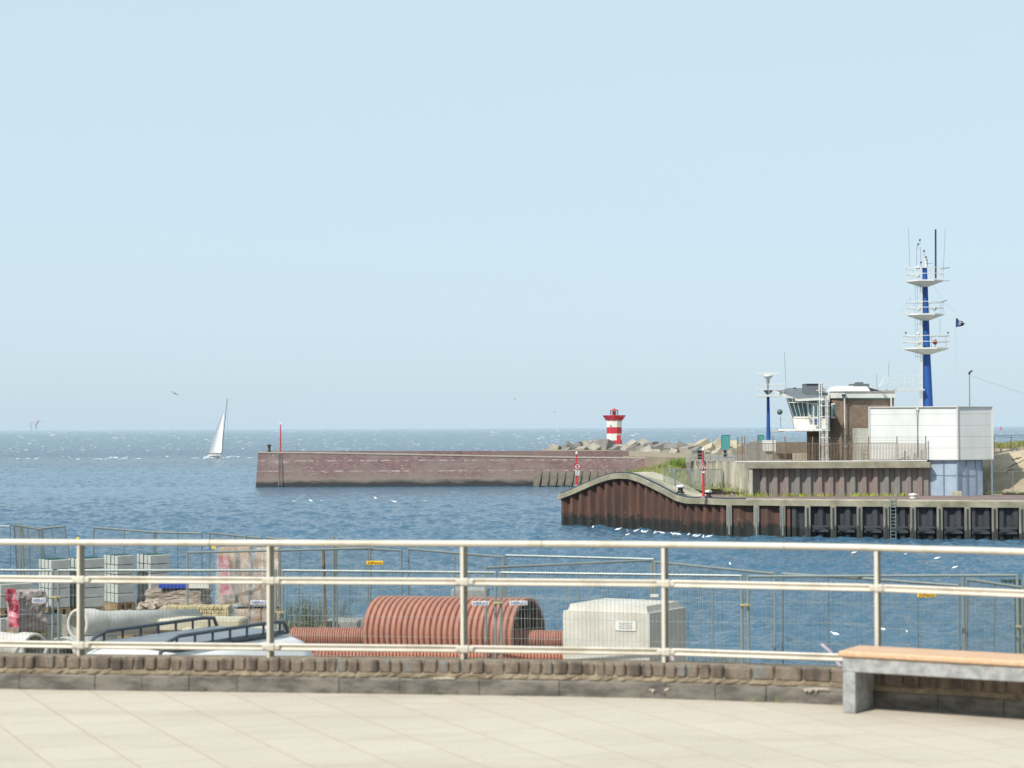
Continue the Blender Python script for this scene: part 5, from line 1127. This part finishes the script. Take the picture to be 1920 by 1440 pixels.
near = [(-315, 1065, 31.0), (104, 1067, 30.7), (523, 1067, 30.4), (934, 1071, 29.9), (1397, 1078, 28.8), (1914, 1076, 28.6), (2440, 1080, 28.0)]
NL = ['cut-off panel at the left edge of the near fence', 'near fence panel in front of the grey paving stacks', 'near fence panel in front of the big ribbed pipe', 'near fence panel in front of the concrete block', 'near fence panel right of the block, over open water', 'last near fence panel behind the bench at the right edge']
NP = []
for i, (a, b) in enumerate(zip(near, near[1:])):
    g = 6
    t = fence_panel(foot(a[0]+g, a[1], a[2]), foot(b[0]-g, b[1]+(0 if i != 3 else -1), b[2]), NL[i], 'near row of temporary fence panels'); NP.append(t)
M_clamp = mat('zinc_clamp', W_('#c8b98a'), .35, .5, bmp=0)
for px, yt, D in near[1:6]:
    mb = MB(); p = P(px, 1120 if px < 300 else (1149 if px < 800 else (1131 if px < 1200 else (1135 if px < 1700 else 1175))), D-.04); mb.box(p, (.15, .05, .035), bev=.008); mb.box(p+Vector((.02, -.03, 0)), (.035, .05, .05), bev=.008); tag(mb.build('fence_clamp', M_clamp), {104: 'clamp joining the first two near fence panels', 523: 'clamp joining fence tubes beside the cardboard stack', 934: 'clamp joining fence tubes in front of the big ribbed pipe', 1397: 'clamp joining fence tubes right of the concrete block', 1914: 'clamp on the fence tube at the right edge'}[px], 'clamp', 'clamps on the near fence')
def sign_on(panel, x0, y0, x1, y1, D, m, txt, tm, nm='brand_plate'):
    a = P(x0, y1, D); b = P(x1, y0, D); c = (a+b)/2; w_, h = b.x-a.x, b.z-a.z
    mb = MB(); mb.box(c, (w_, .008, h), bev=.003); inv = MW[panel.name].inverted(); s = mb.build(nm, m, panel)
    if txt:
        cu = bpy.data.curves.new('t', 'FONT'); cu.body = txt; cu.size = h*.95; cu.align_x = 'CENTER'; cu.align_y = 'CENTER'; cu.extrude = .002
        t = bpy.data.objects.new('t', cu); me = bpy.data.meshes.new_from_object(t); bpy.data.objects.remove(t); bpy.data.curves.remove(cu)
        me.name = 'lettering'; me.materials.clear(); me.materials.append(tm); xs = [q.co.x for q in me.vertices]; k = min(1.6, w_*.86/(max(xs)-min(xs)))
        me.transform(inv @ Matrix.Translation(c+Vector((0, -.009, 0))) @ Matrix.Rotation(RD(90), 4, 'X') @ Matrix.Diagonal((k, 1, 1, 1)))
        o = bpy.data.objects.new('lettering', me); COL.objects.link(o); o.parent = s; MW[o.name] = MW[panel.name].copy()
    return s
M_bluep = mat('blue_print', W_('#6f86b8'), .6, bmp=0); M_redpr = mat('brown_print', W_('#a0681f'), .6, bmp=0)
# far and middle rows
far = [((-60, 985, 44.6), (20, 985, 44.4), 'far fence panel cut off by the left edge', 0), ((38, 981, 43.5), (90, 989, 42.6), 'leaning far fence panel, second gap from the left', .10), ((98, 987, 42.8), (149, 982, 42.5), 'far fence panel tipped to the right, above the grey paving stacks', .12),
 ((173, 987, 42.5), (289, 996, 41.4), 'far fence panel with rope-like top tube above the second paving stack', 0), ((289, 996, 41.4), (379, 998, 40.8), 'far fence panel left of the cardboard stack', 0),
 ((391, 997, 40.6), (487, 1007, 39.3), 'far fence panel behind the cardboard stack', 0), ((495, 1006, 39.2), (625, 1018, 38.0), 'far fence panel just right of the cardboard stack', 0), ((632, 1024, 36.8), (754, 1030, 35.4), 'far fence panel carrying the yellow sign above the big pipe', 0),
 ((765, 1027, 35.6), (943, 1042, 33.6), 'far fence panel sagging above the big ribbed pipe', 0), ((948, 1039, 33.8), (1225, 1046, 32.8), 'far fence panel above the concrete block', 0),
 ((1228, 1051, 32.2), (1452, 1073, 29.7), 'far fence panel sloping down right of the concrete block', 0), ((1466, 1073, 29.6), (1640, 1083, 28.6), 'far fence panel crossing the water left of the bench', 0),
 ((1645, 1084, 28.6), (1797, 1095, 27.6), 'far fence panel over the bench end with the yellow sign', 0), ((1809, 1083, 28.4), (1912, 1098, 27.4), 'far fence panel left of the green post', 0)]
FPN = []
for a, b, l, ti in far: FPN.append(fence_panel(foot(*a), foot(*b), l, 'far row of temporary fence panels', ti))
midr = [((352, 1034, 35.2), (694, 1026, 36.0), 'middle fence panel passing behind the cardboard stack'), ((911, 1062, 30.9), (1222, 1048, 32.4), 'middle fence panel rising to the right above the concrete block')]
for a, b, l in midr: FPN.append(fence_panel(foot(*a), foot(*b), l, 'loose fence panels between the rows'))
for t in NP:
    for ch in [q for q in COL.objects if q.parent == t and q.name.startswith('middle_tube')]: bpy.data.objects.remove(ch)
sign_on(NP[0], 60, 1121, 86, 1131, 30.55, M_white, 'HERAS', M_bluep); sign_on(NP[1], 470, 1125.5, 501, 1134, 30.2, M_white, 'HERAS', M_bluep)
sign_on(NP[2], 884.5, 1127, 917, 1135.5, 29.75, M_white, 'HERAS', M_bluep); sign_on(NP[3], 955, 1126.5, 989, 1135, 29.7, M_white, 'HERAS', M_bluep)
sign_on(FPN[8], 687, 1051.5, 718, 1059, 35.6, M_yellow, 'AllFence', M_redpr); sign_on(FPN[13], 1720, 1111.5, 1755, 1120, 27.7, M_yellow, 'AllFence', M_redpr)
sign_on(FPN[3], 143.5, 1007, 148.5, 1012, 42.3, M_yellow, None, None); sign_on(FPN[6], 397, 1023.5, 404, 1029, 40.3, M_yellow, None, None)
sign_on(FPN[-1], 1219, 1114, 1235, 1120, 31.9, M_white, None, None, 'blank_plate')
rnd = random.Random(31)
for i, (px, y0, y1, D, lean) in enumerate(((37, 981, 1110, 43.5, 6), (41, 983, 1110, 43.3, 7), (460, 1004, 1120, 38, 3), (606, 1031, 1180, 36, 7), (625, 1006, 1180, 37, 1), (1805, 1080, 1255, 29.3, 4), (1247, 1062, 1140, 32.8, 1))):
    mb = MB(); a, b = P(px+lean, y1, D), P(px, y0, D); a.z = ZY; mb.tube([a, b], .03, 6); tag(mb.build('loose_post', M_galv if i != 3 else mat('brown_post', W_('#7c6a52'), .8, bmp=0)), ['left one of the paired thick tubes at the far left fence joint', 'right one of the paired thick tubes at the far left fence joint', 'thin steel post standing behind the cardboard stack', 'leaning brownish post left of the big ribbed pipe', 'upright grey post rising above the far fence, left of the yellow sign', 'grey post leaning between the last far fence panels', 'dark grey post at the right end of the middle fence panel'][i], 'post')
gp_ = thing('green_post', 'dark green steel post with a short arm at the right edge behind the fence', 'post', foot(1907, 1085, 29.5)); D = 29.5
M_green = mat('dark_green_paint', W_('#2c4a3c'), .6, bmp=0); mb = MB(); a = P(1908, 1086, D); mb.box((a.x, a.y, (a.z+ZY)/2), (.08, .08, a.z-ZY)); mb.build('column', M_green, gp_)
mb = MB(); mb.box(P(1893, 1089.5, D), (.24, .07, .045)); mb.build('arm', M_green, gp_)
# --- stacks of grey concrete blocks
M_blk = mat('grey_block', W_('#b7b9b3'), .85, scale=5, col2=W_('#9fa19b'), bmp=.4)
def block_stack(pxc, ytop, D, lab, w_=.62, d=.62, h=.86, ang=RD(-42), two=False, cols=1, layers=5, grp='pallet stacks of grey concrete blocks'):
    """stack seen with its left side and its front"""
    c = P(pxc, ytop, D); zt = c.z; t = thing('block_stack', lab, 'block stack', (c.x, c.y, zt-h-.13), ang, grp)
    lh = h/layers; mb = MB(); rr_ = random.Random(int(pxc))
    for l in range(layers):
        nx = 4 if cols == 1 else cols
        for i in range(nx):
            for j in range(1):
                mb.box((-w_/2+w_*(i+.5)/nx+rr_.uniform(-.002, .002), rr_.uniform(-.006, .006), .13+lh*(l+.5)), (w_/nx-.006, d, lh-.012), bev=.006)
    mb.build('blocks', M_blk, t, world=False); mb = MB(); mb.box((0, 0, .115), (w_, d, .025)); 
    for j in (-.42, 0, .42): mb.box((0, d*j, .05), (w_, .08, .1))
    mb.build('pallet', M_pallet, t, world=False)
    for j in (-.3, 0, .3): mb = MB(); mb.box((w_*j, 0, .13+h/2), (.008, d+.016, h+.008)); mb.build('strap', M_strap, t, world=False)
    return t
an = RD(-52)
block_stack(102, 1048, 35.0, 'grey concrete block stack with green straps, leftmost and on top of another stack', .50, .36, .84, an)
block_stack(102+0, 1048, 35.0, 'x', .34, .62, .84, an) if False else None
block_stack(162, 1046, 35.4, 'second grey block stack from the left, in the shade of its neighbour', .50, .46, .86, an)
block_stack(224, 1040, 37.2, 'third grey block stack from the left, set further back', .55, .36, .88, an)
block_stack(287, 1039, 37.6, 'fourth and rightmost grey block stack in the back row', .55, .40, .86, an)
block_stack(85, 1150, 34.6, 'lower grey block stack with green straps under the leftmost one', .50, .40, .86, an)
block_stack(160, 1150, 35.3, 'lower grey block stack hidden behind the concrete pipe mouth', .50, .46, .84, an)
block_stack(18, 1092, 36.0, 'pale slab stack on a pallet at the left edge', .62, .62, .44, an, layers=2)
block_stack(18, 1155, 35.8, 'dark-shadowed lower slab stack at the left edge', .62, .62, .5, an, layers=2)
block_stack(268, 1142, 37.8, 'low grey block stack under the wrapped flat slabs', .9, .8, .5, an, layers=3)
# --- wrapped goods
def soft_box(name, pxc, ytop, D, w_, d, h, m, lab, cat, ang=0, jit=.02, pal=True, extra=None, bulge=.03, grp=None):
    c = P(pxc, ytop, D); t = thing(name, lab, cat, (c.x, c.y, c.z-h-(.12 if pal else 0)), ang, grp); z0 = .12 if pal else 0; rr_ = random.Random(int(pxc*7+ytop)); nx, ny, nz = 9, 7, 9; mb = MB(); vs = []; idx = {}; fs = []
    def vid(i, j, k):
        if (i, j, k) not in idx:
            x_, y_, z_ = i/nx-.5, j/ny-.5, k/nz; e = 1+bulge*math.sin(z_*math.pi*3)-.10*max(0, z_-.9)*8*abs(x_)
            idx[(i, j, k)] = len(vs); vs.append((x_*w_*e+rr_.uniform(-jit, jit), y_*d*e+rr_.uniform(-jit, jit), z0+z_*h+(rr_.uniform(-jit, jit) if k else 0)))
        return idx[(i, j, k)]
    for i in range(nx):
        for j in range(ny):
            for k in (0, nz): f = (vid(i, j, k), vid(i+1, j, k), vid(i+1, j+1, k), vid(i, j+1, k)); fs.append(f if k else f[::-1])
    for i in range(nx):
        for k in range(nz):
            for j in (0, ny): f = (vid(i, j, k), vid(i+1, j, k), vid(i+1, j, k+1), vid(i, j, k+1)); fs.append(f if j == 0 else f[::-1])
    for j in range(ny):
        for k in range(nz):
            for i in (0, nx): f = (vid(i, j, k), vid(i, j+1, k), vid(i, j+1, k+1), vid(i, j, k+1)); fs.append(f[::-1] if i == 0 else f)
    mb.add(vs, fs, False); mb.build('wrapped_load', m, t, world=False)
    if pal:
        mb = MB(); mb.box((0, 0, .107), (w_, d, .022))
        for j in (-.42, 0, .42): mb.box((0, d*j, .048), (w_, .09, .095))
        mb.build('pallet', M_pallet, t, world=False)
    return t
t = soft_box('wrapped_sacks', 50, 1108, 34.2, .50, .5, .66, M_wrapgrey, 'film-wrapped pallet of grey-brown sacks with red printed film on its left', 'wrapped pallet', an)
mb = MB(); vs = []; fs = []; rr_ = random.Random(2)
for i in range(9):
    for j in range(5): vs.append(P(10+j*5+rr_.uniform(-1.5, 1.5)+(6 if i > 2 else 0), 1104+i*9, 33.7+rr_.uniform(-.08, .08)))
for i in range(8):
    for j in range(4): a = i*5+j; fs.append((a, a+5, a+6, a+1))
mb.add(vs, fs, True); mb.build('red_film', M_wrapred, t)
# cardboard stack
t = thing('cardboard_stack', 'tall film-wrapped stack of cardboard boxes with pink-red printed film on the left', 'wrapped pallet', foot(465, 1030, 36.0, 1.0)); D = 36.0; rr_ = random.Random(4)
for (x0, y0, x1, y1, dd) in ((409, 1028, 440, 1131, 0), (441, 1027, 466, 1080, .1), (441, 1081, 466, 1131, .05), (474, 1048, 503, 1080, .0), (474, 1081, 503, 1131, .05), (478, 1029, 521, 1047, .1), (504, 1048, 521, 1131, .1)):
    mb = MB(); mb.pbox(x0, y0, x1, y1, D+dd, .42); mb.build('carton', M_card, t)
mb = MB(); mb.pbox(467, 1048, 473, 1128, D+.25, .15); mb.build('inner_gap', M_dark, t)
mb = MB(); vs = []; fs = []
for i in range(10):
    for j in range(3): vs.append(P(409+j*11+rr_.uniform(-1, 1)+max(0, i-5)*1.5, 1043+i*8, D-.04+rr_.uniform(-.03, .02)))
for i in range(9):
    for j in range(2): a = i*3+j; fs.append((a, a+3, a+4, a+1))
mb.add(vs, fs, True); mb.build('printed_film', M_wrapred, t)
def filmsheet(x0, y0, x1, y1, D, par, nx=12, ny=12, am=.05, seed=1):
    rr_ = random.Random(seed); vs = []; fs = []
    for i in range(ny+1):
        for j in range(nx+1): vs.append(P(lerp(x0, x1, j/nx)+(rr_.uniform(-4, 4) if i in (0, ny) else 0), lerp(y0, y1, i/ny), D+rr_.uniform(-am, am)))
    for i in range(ny):
        for j in range(nx): a = i*(nx+1)+j; fs.append((a, a+nx+1, a+nx+2, a+1))
    mb = MB(); mb.add(vs, fs, True); return mb.build('clear_film', M_film, par)
filmsheet(404, 1026, 522, 1137, D-.12, t, seed=3)
mb = MB(); mb.pbox(409, 1131, 521, 1136, D, .5)
for xx in (412, 460, 510): mb.pbox(xx, 1136, xx+9, 1141, D, .5)
mb.build('pallet', M_pallet, t)
t = thing('cardboard_stack', 'lower wrapped cardboard stack directly under the tall one, half hidden by the roof rack', 'wrapped pallet', foot(480, 1141, 35.8, .9)); 
for x0, x1 in ((440, 466), (470, 487), (491, 521)): mb = MB(); mb.pbox(x0, 1142, x1, 1215, 35.9, .5); mb.build('carton', M_card, t)
filmsheet(438, 1142, 523, 1215, 35.75, t, seed=5)
t = soft_box('wrapped_slabs', 335, 1103, 37.0, 1.05, .7, .30, M_wrapbrown, 'film-wrapped pile of brown slabs with blue and white sheets on top', 'wrapped pallet', RD(-8), jit=.012)
mb = MB(); mb.pbox(297, 1094.5, 352, 1103, 36.6, .5); mb.build('blue_sheet', mat('blue_plastic', W_('#2b49a8'), .5, bmp=0), t); mb = MB(); mb.pbox(353, 1094, 391, 1103, 36.55, .5); mb.build('white_board', M_white, t)
t = soft_box('wrapped_bricks', 222, 1149, 35.5, .85, .6, .30, M_brickred, 'low pallet of red-brown bricks under crumpled clear film beside the pipe', 'wrapped pallet', RD(-14), jit=.03)
t = soft_box('film_heap', 292, 1134, 35.6, .55, .5, .30, M_wrapbrown, 'crumpled heap of clear packing film between the bricks and beige stone', 'packing film', RD(10), jit=.06, pal=False)
mb = MB(); mb.pbox(275, 1152, 291, 1171, 35.1, .08); tag(mb.build('red_bag', M_wrapred), 'small red plastic bag lying beside the beige stone pack', 'bag')
for (x0, y0, x1, y1, lab) in ((309, 1137, 429, 1164, 'pack of beige split stone in wire mesh, left of the cardboard'), ):
    a = P(x0, y1, 34.8); t = thing('stone_pack', lab, 'stone pack', a); rr_ = random.Random(6); mb = MB(); n = 26; m_ = 4
    for i in range(n):
        for j in range(m_):
            for k in range(2):
                c = P(lerp(x0, x1, (i+.5)/n), lerp(y1, y0, (j+.5)/m_), 34.8); mb.box(c+Vector((rr_.uniform(-.01, .01), .12+k*.22+rr_.uniform(-.01, .01), rr_.uniform(-.006, .006))), (.047, .2, .062), Matrix.Rotation(rr_.uniform(-.1, .1), 3, 'Y'), bev=.01)
    mb.build('stones', M_beige, t)
for (x0, y0, x1, y1, D, lab) in ((296, 1161, 456, 1185, 33.6, 'long pale grey concrete beam lying behind the roof rack'), (340, 1180, 520, 1215, 33.2, 'second concrete beam, lower, behind the roof rack'), (612, 1163, 692, 1200, 37.5, 'flat grey concrete slab left of the big ribbed pipe'), (848, 1104, 915, 1150, 40, 'grey concrete lump behind the top of the big ribbed pipe')):
    mb = MB(); a = P(x0, y1, D); b = P(x1, y0, D); mb.box(((a.x+b.x)/2, D+.3, (a.z+b.z)/2), (b.x-a.x, .6, b.z-a.z), Matrix.Rotation(RD(-6), 3, 'Z'), bev=.03); tag(mb.build('concrete_beam' if x0 < 600 else 'concrete_slab', M_concl if x0 < 600 else M_concg), lab, 'concrete beam' if x0 < 600 else 'concrete slab')
# --- concrete pipes
M_cpipe = mat('pipe_concrete', W_('#c9c6bd'), .85, scale=2.5, col2=W_('#aca9a0'), bmp=.4); M_cin = mat('pipe_inside', W_('#a7a499'), .9, scale=2, bmp=.3)
def cpipe(px, py, D, r, axis, L, lab, bell=True):
    """mouth centre at the pixel; axis points into the pipe away from its mouth"""
    c = P(px, py, D); ax = Vector(axis).normalized(); t = thing('concrete_pipe', lab, 'concrete pipe', c, group='concrete pipes lying in the yard')
    prof = [(r*.78, L), (r*.98, L), (r*.98, .55), (r*1.0, .5), (r*1.16, .34), (r*1.2, .02), (r*1.16, 0), (r*.97, 0), (r*.95, .02)]
    mb = MB(); mb.lathe(prof, c, 40, axis=ax); mb.build('shell', M_cpipe, t)
    mb = MB(); mb.lathe([(r*.95, .02), (r*.95, .14), (r*.78, .16), (r*.78, L)], c, 40, axis=ax); mb.build('bore', M_cin, t)
cpipe(144, 1170.5, 32.6, .215, (.62, .80, -.06), 2.6, 'concrete pipe with its round mouth facing front beside the railing post')
cpipe(66, 1215, 31.9, .20, (-.85, .75, .0), 2.0, 'concrete pipe at lower left whose body runs off to the left')
cpipe(112, 1231, 31.6, .25, (.3, 1, -.02), 1.6, 'concrete pipe lying lowest, only the top arch of its mouth above the wall')
# --- ribbed pipes
def ribbed(c0, c1, r, pitch, m, lab, name='ribbed_pipe', inner=True, depth=.035, grp=None):
    c0, c1 = Vector(c0), Vector(c1); L = (c1-c0).length; ax = (c1-c0).normalized(); t = thing(name, lab, 'pipe', c0-Vector((0, 0, r)), group=grp); prof = []; n = max(1, int(L/pitch)); p = L/n
    for i in range(n):
        o_ = i*p; prof += [(r-depth*1.6, o_), (r-depth*1.6, o_+.25*p), (r-.35*depth, o_+.27*p), (r, o_+.36*p), (r, o_+.91*p), (r-.35*depth, o_+.985*p), (r-depth*1.6, o_+p)]
    mb = MB(); mb.lathe(prof, c0, 48 if r > .4 else 20, axis=ax); 
    if inner:
        mb.build('ribbed_shell', m, t); mb = MB(); mb.lathe([(r-depth, 0), (r-depth*1.7, .0), (r-depth*1.7, L), (r-depth, L)], c0, 48, axis=ax); mb.build('smooth_liner', mat('pipe_liner', W_('#5b5552'), .6, bmp=0), t)
    else:
        mb.lathe([(r-depth, 0), (r-depth*1.8, 0), (r-depth*1.8, L), (r-depth, L)], c0, 20, axis=ax); mb.build('ribbed_shell', m, t)
    return t
D1 = 32.6; rb = .615; cm = P(992, 1195, D1); axr = Vector((.885, -.465, 0)).normalized(); cl = cm-axr*2.85
cm.z = P(992, 1120, D1).z-rb; cl.z = cm.z-.07
ribbed(cl, cm, rb, .107, M_pipe, 'big terracotta ribbed drain pipe with its open mouth facing right', depth=.05)
a = P(545, 1191, 33.6); b = P(1075, 1196, 31.9); r = .17
ribbed(P(547, 1196, 34.0), P(700, 1196, 33.9), r+.01, .04, M_pipe, 'thin ribbed terracotta pipe running left out of the big pipe', inner=False, depth=.012, grp='thin ribbed pipes')
ribbed(P(940, 1199, 32.6), P(1085, 1201, 32.5), .165, .04, M_pipe, 'thin ribbed terracotta pipe sticking right out of the big pipe mouth', inner=False, depth=.012, grp='thin ribbed pipes')
ribbed(P(560, 1186+18, 34.6), P(720, 1186+14, 34.6), .17, .04, M_pipe, 'thin ribbed pipe stacked just behind the left one', inner=False, depth=.012, grp='thin ribbed pipes')
ribbed(P(540, 1231, 30.9), P(1075, 1233, 31.2), .15, .052, M_pipe2, 'long orange-brown ribbed pipe lying just above the boulevard wall', inner=False, depth=.014, grp='thin ribbed pipes')
ribbed(P(556, 1262, 30.9), P(1100, 1264, 31.0), .15, .052, M_pipe2, 'long ribbed pipe under the orange-brown one', inner=False, depth=.014, grp='thin ribbed pipes')
for t_, lab in ((.15, 'timber sleeper under the left end of the big ribbed pipe'), (.8, 'timber sleeper under the right end of the big ribbed pipe')):
    c = cl.lerp(cm, t_); mb = MB(); mb.box((c.x, c.y, (ZY+c.z-rb)/2+.01), (.2, 1.0, c.z-rb-ZY+.03), Matrix.Rotation(math.atan2(axr.y, axr.x), 3, 'Z'), bev=.01); tag(mb.build('timber_sleeper', M_pallet), lab, 'timber')
# --- concrete block chamber
ang = RD(-30); cc = P(1175, 1147, 32.3); hz_ = 1.25
t = thing('concrete_block', 'big pale concrete block with stepped top and a small white notice', 'concrete block', (cc.x, cc.y, ZY), 0)
zt = P(1175, 1148, 30.6).z
pl_ = [(1054, 30.95), (1216, 30.4), (1284, 31.4), (1130, 32.1)]
def ppoly(sc=1.0):
    q = [Vector((X(px, d), d, 0)) for px, d in pl_]; c = sum(q, Vector())/4; return [((v_.x-c.x)*sc+c.x, (v_.y-c.y)*sc+c.y) for v_ in q]
mb = MB(); mb.prism(ppoly(), ZY, zt-.04); mb.prism(ppoly(.992), zt-.04, zt); mb.build('body', M_concl2 if False else mat('cast_concrete', W_('#c9c5ba'), .8, scale=1.8, col2=W_('#b5b0a3'), bmp=.3), t)
mb = MB(); q1, q2 = ppoly(.92), ppoly(.88); n = 4; mb.add([(a, b, zt) for a, b in q1]+[(a, b, zt+.10) for a, b in q2], [(4, 5, 6, 7)]+[(i, (i+1) % 4, 4+(i+1) % 4, 4+i) for i in range(4)]); mb.build('stepped_top', MATS['cast_concrete'], t)
q = ppoly(); A_ = Vector((*q[0], 0)); B_ = Vector((*q[1], 0)); f = (B_-A_).normalized(); nrm = Vector((f.y, -f.x, 0)); c = A_.lerp(B_, .73); c.z = P(1175, 1173, 30.6).z
mb = MB(); mb.box(c+nrm*.008, ((B_-A_).length*.235, .012, .145), Matrix.Rotation(math.atan2(f.y, f.x), 3, 'Z')); nt_ = mb.build('notice', M_white, t)
mb = MB()
for k in range(4): mb.box(c+nrm*.016+Vector((0, 0, .045-k*.028)), (.22-.03*(k % 2), .004, .008), Matrix.Rotation(math.atan2(f.y, f.x), 3, 'Z'))
mb.build('text_lines', MATS['grey_print'], nt_)
# --- white van with roof rack, below the boulevard
uu = Vector((.52, .854, 0)).normalized(); ww = Vector((uu.y, -uu.x, 0)); O = P(270, 1222, 24.4); O.z = 0
van = thing('parked_van', 'white van parked below the boulevard, only its roof and dark roof rack showing', 'van', (O.x, O.y, ZY), math.atan2(uu.y, uu.x))
HR = P(300, 1211, 24.6).z-ZY
def vb(pts): return [Vector((O.x, O.y, ZY))+uu*a+ww*b+Vector((0, 0, c_)) for a, b, c_ in pts]
wv = .84
st_ = [(-1.45, HR-.95, .80), (-1.3, HR-.62, .80), (-.62, HR-.06, .72), (-.35, HR, .74), (1.9, HR+.02, .76), (2.12, HR-.06, .78), (2.3, HR-.8, .86)]
def van_sec(a, zt_, hw): return [(a, -.9, .35), (a, -.9, min(zt_, HR-.62)), (a, -hw-.02, zt_-.10), (a, -hw+.12, zt_-.01), (a, 0, zt_+.03), (a, hw-.12, zt_-.01), (a, hw+.02, zt_-.10), (a, .9, min(zt_, HR-.62)), (a, .9, .35)]
mb = MB(); sx = [van_sec(a, z_, hw) for a, z_, hw in st_]; sh_ = Vector((0, 0, 0)); vs = []; fs = []
for s in sx: vs += vb([(p[0], p[1]+.14, p[2]) for p in s])
n = 9
for i in range(len(sx)-1):
    for k in range(n-1): fs.append((i*n+k, i*n+k+1, (i+1)*n+k+1, (i+1)*n+k))
fs += [tuple(range(n))[::-1], tuple(range(len(vs)-n, len(vs)))]; mb.add(vs, fs, True); mb.build('body', M_carw, van)
mb = MB(); mb.add(vb([(-1.27, -.40, HR-.58), (-1.27, 1.10, HR-.58), (-.66, 1.02, HR-.08), (-.66, -.32, HR-.08)])+[], [(0, 1, 2, 3)]); mb.v = [q_+Vector((0, 0, .02))-uu*.02 for q_ in mb.v]; mb.build('windscreen', M_glassd, van)
mb = MB()
for k in range(6): b = -.25+k*.24; mb.add(vb([(-.2, b, HR+.022), (1.9, b, HR+.035), (1.9, b+.04, HR+.045), (-.2, b+.04, HR+.03)]), [(0, 3, 2, 1)])
mb.build('roof_ribs', M_carw, van)
for s in (0, 1):
    b = -.50+s*1.16+.08; mb = MB(); pts = [(-.55, b, HR+.02), (-.42, b, HR+.14), (-.2, b, HR+.20), (1.6, b, HR+.21), (1.82, b, HR+.19), (1.9, b, HR+.05)]; mb.tube(vb(pts), .024, 8)
    mb.tube(vb([(-.5, b, HR+.05), (1.88, b, HR+.05)]), .018, 6); rl = mb.build('rack_rail', mat('rack_steel', W_('#4d565c'), .5, bmp=0), van)
    for k in range(7): a_ = -.25+k*.33; mb = MB(); mb.tube(vb([(a_, b, HR+.05), (a_, b, HR+.2)]), .016, 6); mb.build('strut', MATS['rack_steel'], rl)
mb = MB(); mb.add(vb([(-.3, -.40, HR+.06), (1.85, -.40, HR+.06), (1.85, .72, HR+.06), (-.3, .72, HR+.06), (-.3, -.40, HR+.09), (1.85, -.40, HR+.09), (1.85, .72, HR+.09), (-.3, .72, HR+.09)]), [(0, 1, 2, 3), (7, 6, 5, 4), (0, 4, 5, 1), (1, 5, 6, 2), (2, 6, 7, 3), (3, 7, 4, 0)]); mb.build('rack_floor', mat('rack_floor_grey', W_('#7b8388'), .5, bmp=0), van)
# --- yard edge vegetation and small things
rnd = random.Random(77)
tufts('yard_weeds', [P(rnd.gauss(562, 16), 1176+rnd.uniform(-2, 6), 41) for _ in range(34)]+[P(rnd.uniform(580, 660), 1176, 41) for _ in range(20)], .62, MG3, 'tall dark weeds on the yard edge between the cardboard stack and ribbed pipes', 'plant', seed=8, blades=5, spread=.12, bw=.012)
tufts('yard_edge_weeds', [P(px, 1252+rnd.uniform(-1, 3), 33.6) for px in [rnd.uniform(1288, 1380) for _ in range(50)]], .2, grassmat('dry_weeds', W_('#6e6a4c'), W_('#8c8460'), W_('#a89b72')), 'dry weeds on the yard edge right of the concrete block', 'plant', seed=9, blades=6, spread=.1, bw=.008)
c = P(1528, 1261, 20); mb = MB(); mb.lathe([(.105, -.3), (.105, -.02), (.10, .02), (.07, .05), (.03, .06), (0, .062)], (c.x, c.y, c.z), 20); mb.lathe([(.04, ZY-c.z), (.04, -.3)], (c.x, c.y, c.z), 10); tag(mb.build('round_post', M_concl), 'pale rounded post cap just showing over the cobble wall left of the bench', 'post cap')
def rag(pts, lab):
    mb = MB(); vs = []; fs = []
    for i, (px, py) in enumerate(pts): p = P(px, py, 16.3 if px < 1400 else 15.75); vs += [p+Vector((-.012, 0, .0)), p+Vector((.014, .006*(-1)**i, .004))]
    for i in range(len(pts)-1): fs.append((2*i, 2*i+1, 2*i+3, 2*i+2))
    mb.add(vs, fs, True); tag(mb.build('ribbon', mat('pink_ribbon', W_('#d8c3c6'), .7, bmp=0)), lab, 'ribbon')
rag([(1259, 1229), (1261, 1237), (1262, 1244), (1265, 1250)], 'short pale pink ribbon hanging from the lower rail beside a post')
rag([(1540, 1208), (1546, 1213), (1553, 1219), (1560, 1228), (1568, 1240), (1576, 1250)], 'long pale pink ribbon blowing across the lower rail left of the bench')
# paint splashes and plants on the wall
mb = MB(); rnd = random.Random(15)
for (px, py, wd, dr_) in ((1222, 1293.5, 12, 6), (1250, 1292, 9, 10), (1530, 1291.5, 52, 9), (832, 1271.5, 44, 4)):
    n_ = max(6, int(wd/2.5)); top, bot = [], []
    for k in range(n_+1):
        x_ = px+wd*(k/n_-.5); d = rail_at_px(x_).y-.262; e = math.sin(math.pi*k/n_)**.5
        top.append(P(x_, py-2.2*e+rnd.uniform(-.6, .6), d)); bot.append(P(x_, py+(1+rnd.random()**2*dr_)*e, d))
    mb.add(top+bot, [(k, k+1, n_+2+k, n_+1+k)[::-1] for k in range(n_)])
mb.build('mortar_smears', mat('pale_mortar', W_('#b9ae9a'), .9, bmp=.3), lw)
tufts('pavement_weeds', [P(px, 1318, rail_at_px(px).y-.27) for px in (1411, 1413, 1460)]+[Vector((p_.x, p_.y-.015, ZB)) for p_ in [WALL[k] for k in (30, 37, 44, 52, 58)]], .07, grassmat('small_weeds', W_('#6d8a3e'), W_('#86974c'), W_('#9aa25e')), 'tiny green weeds in the joint between kerb and pavement', 'plant', seed=12, blades=5, spread=.02, bw=.004)
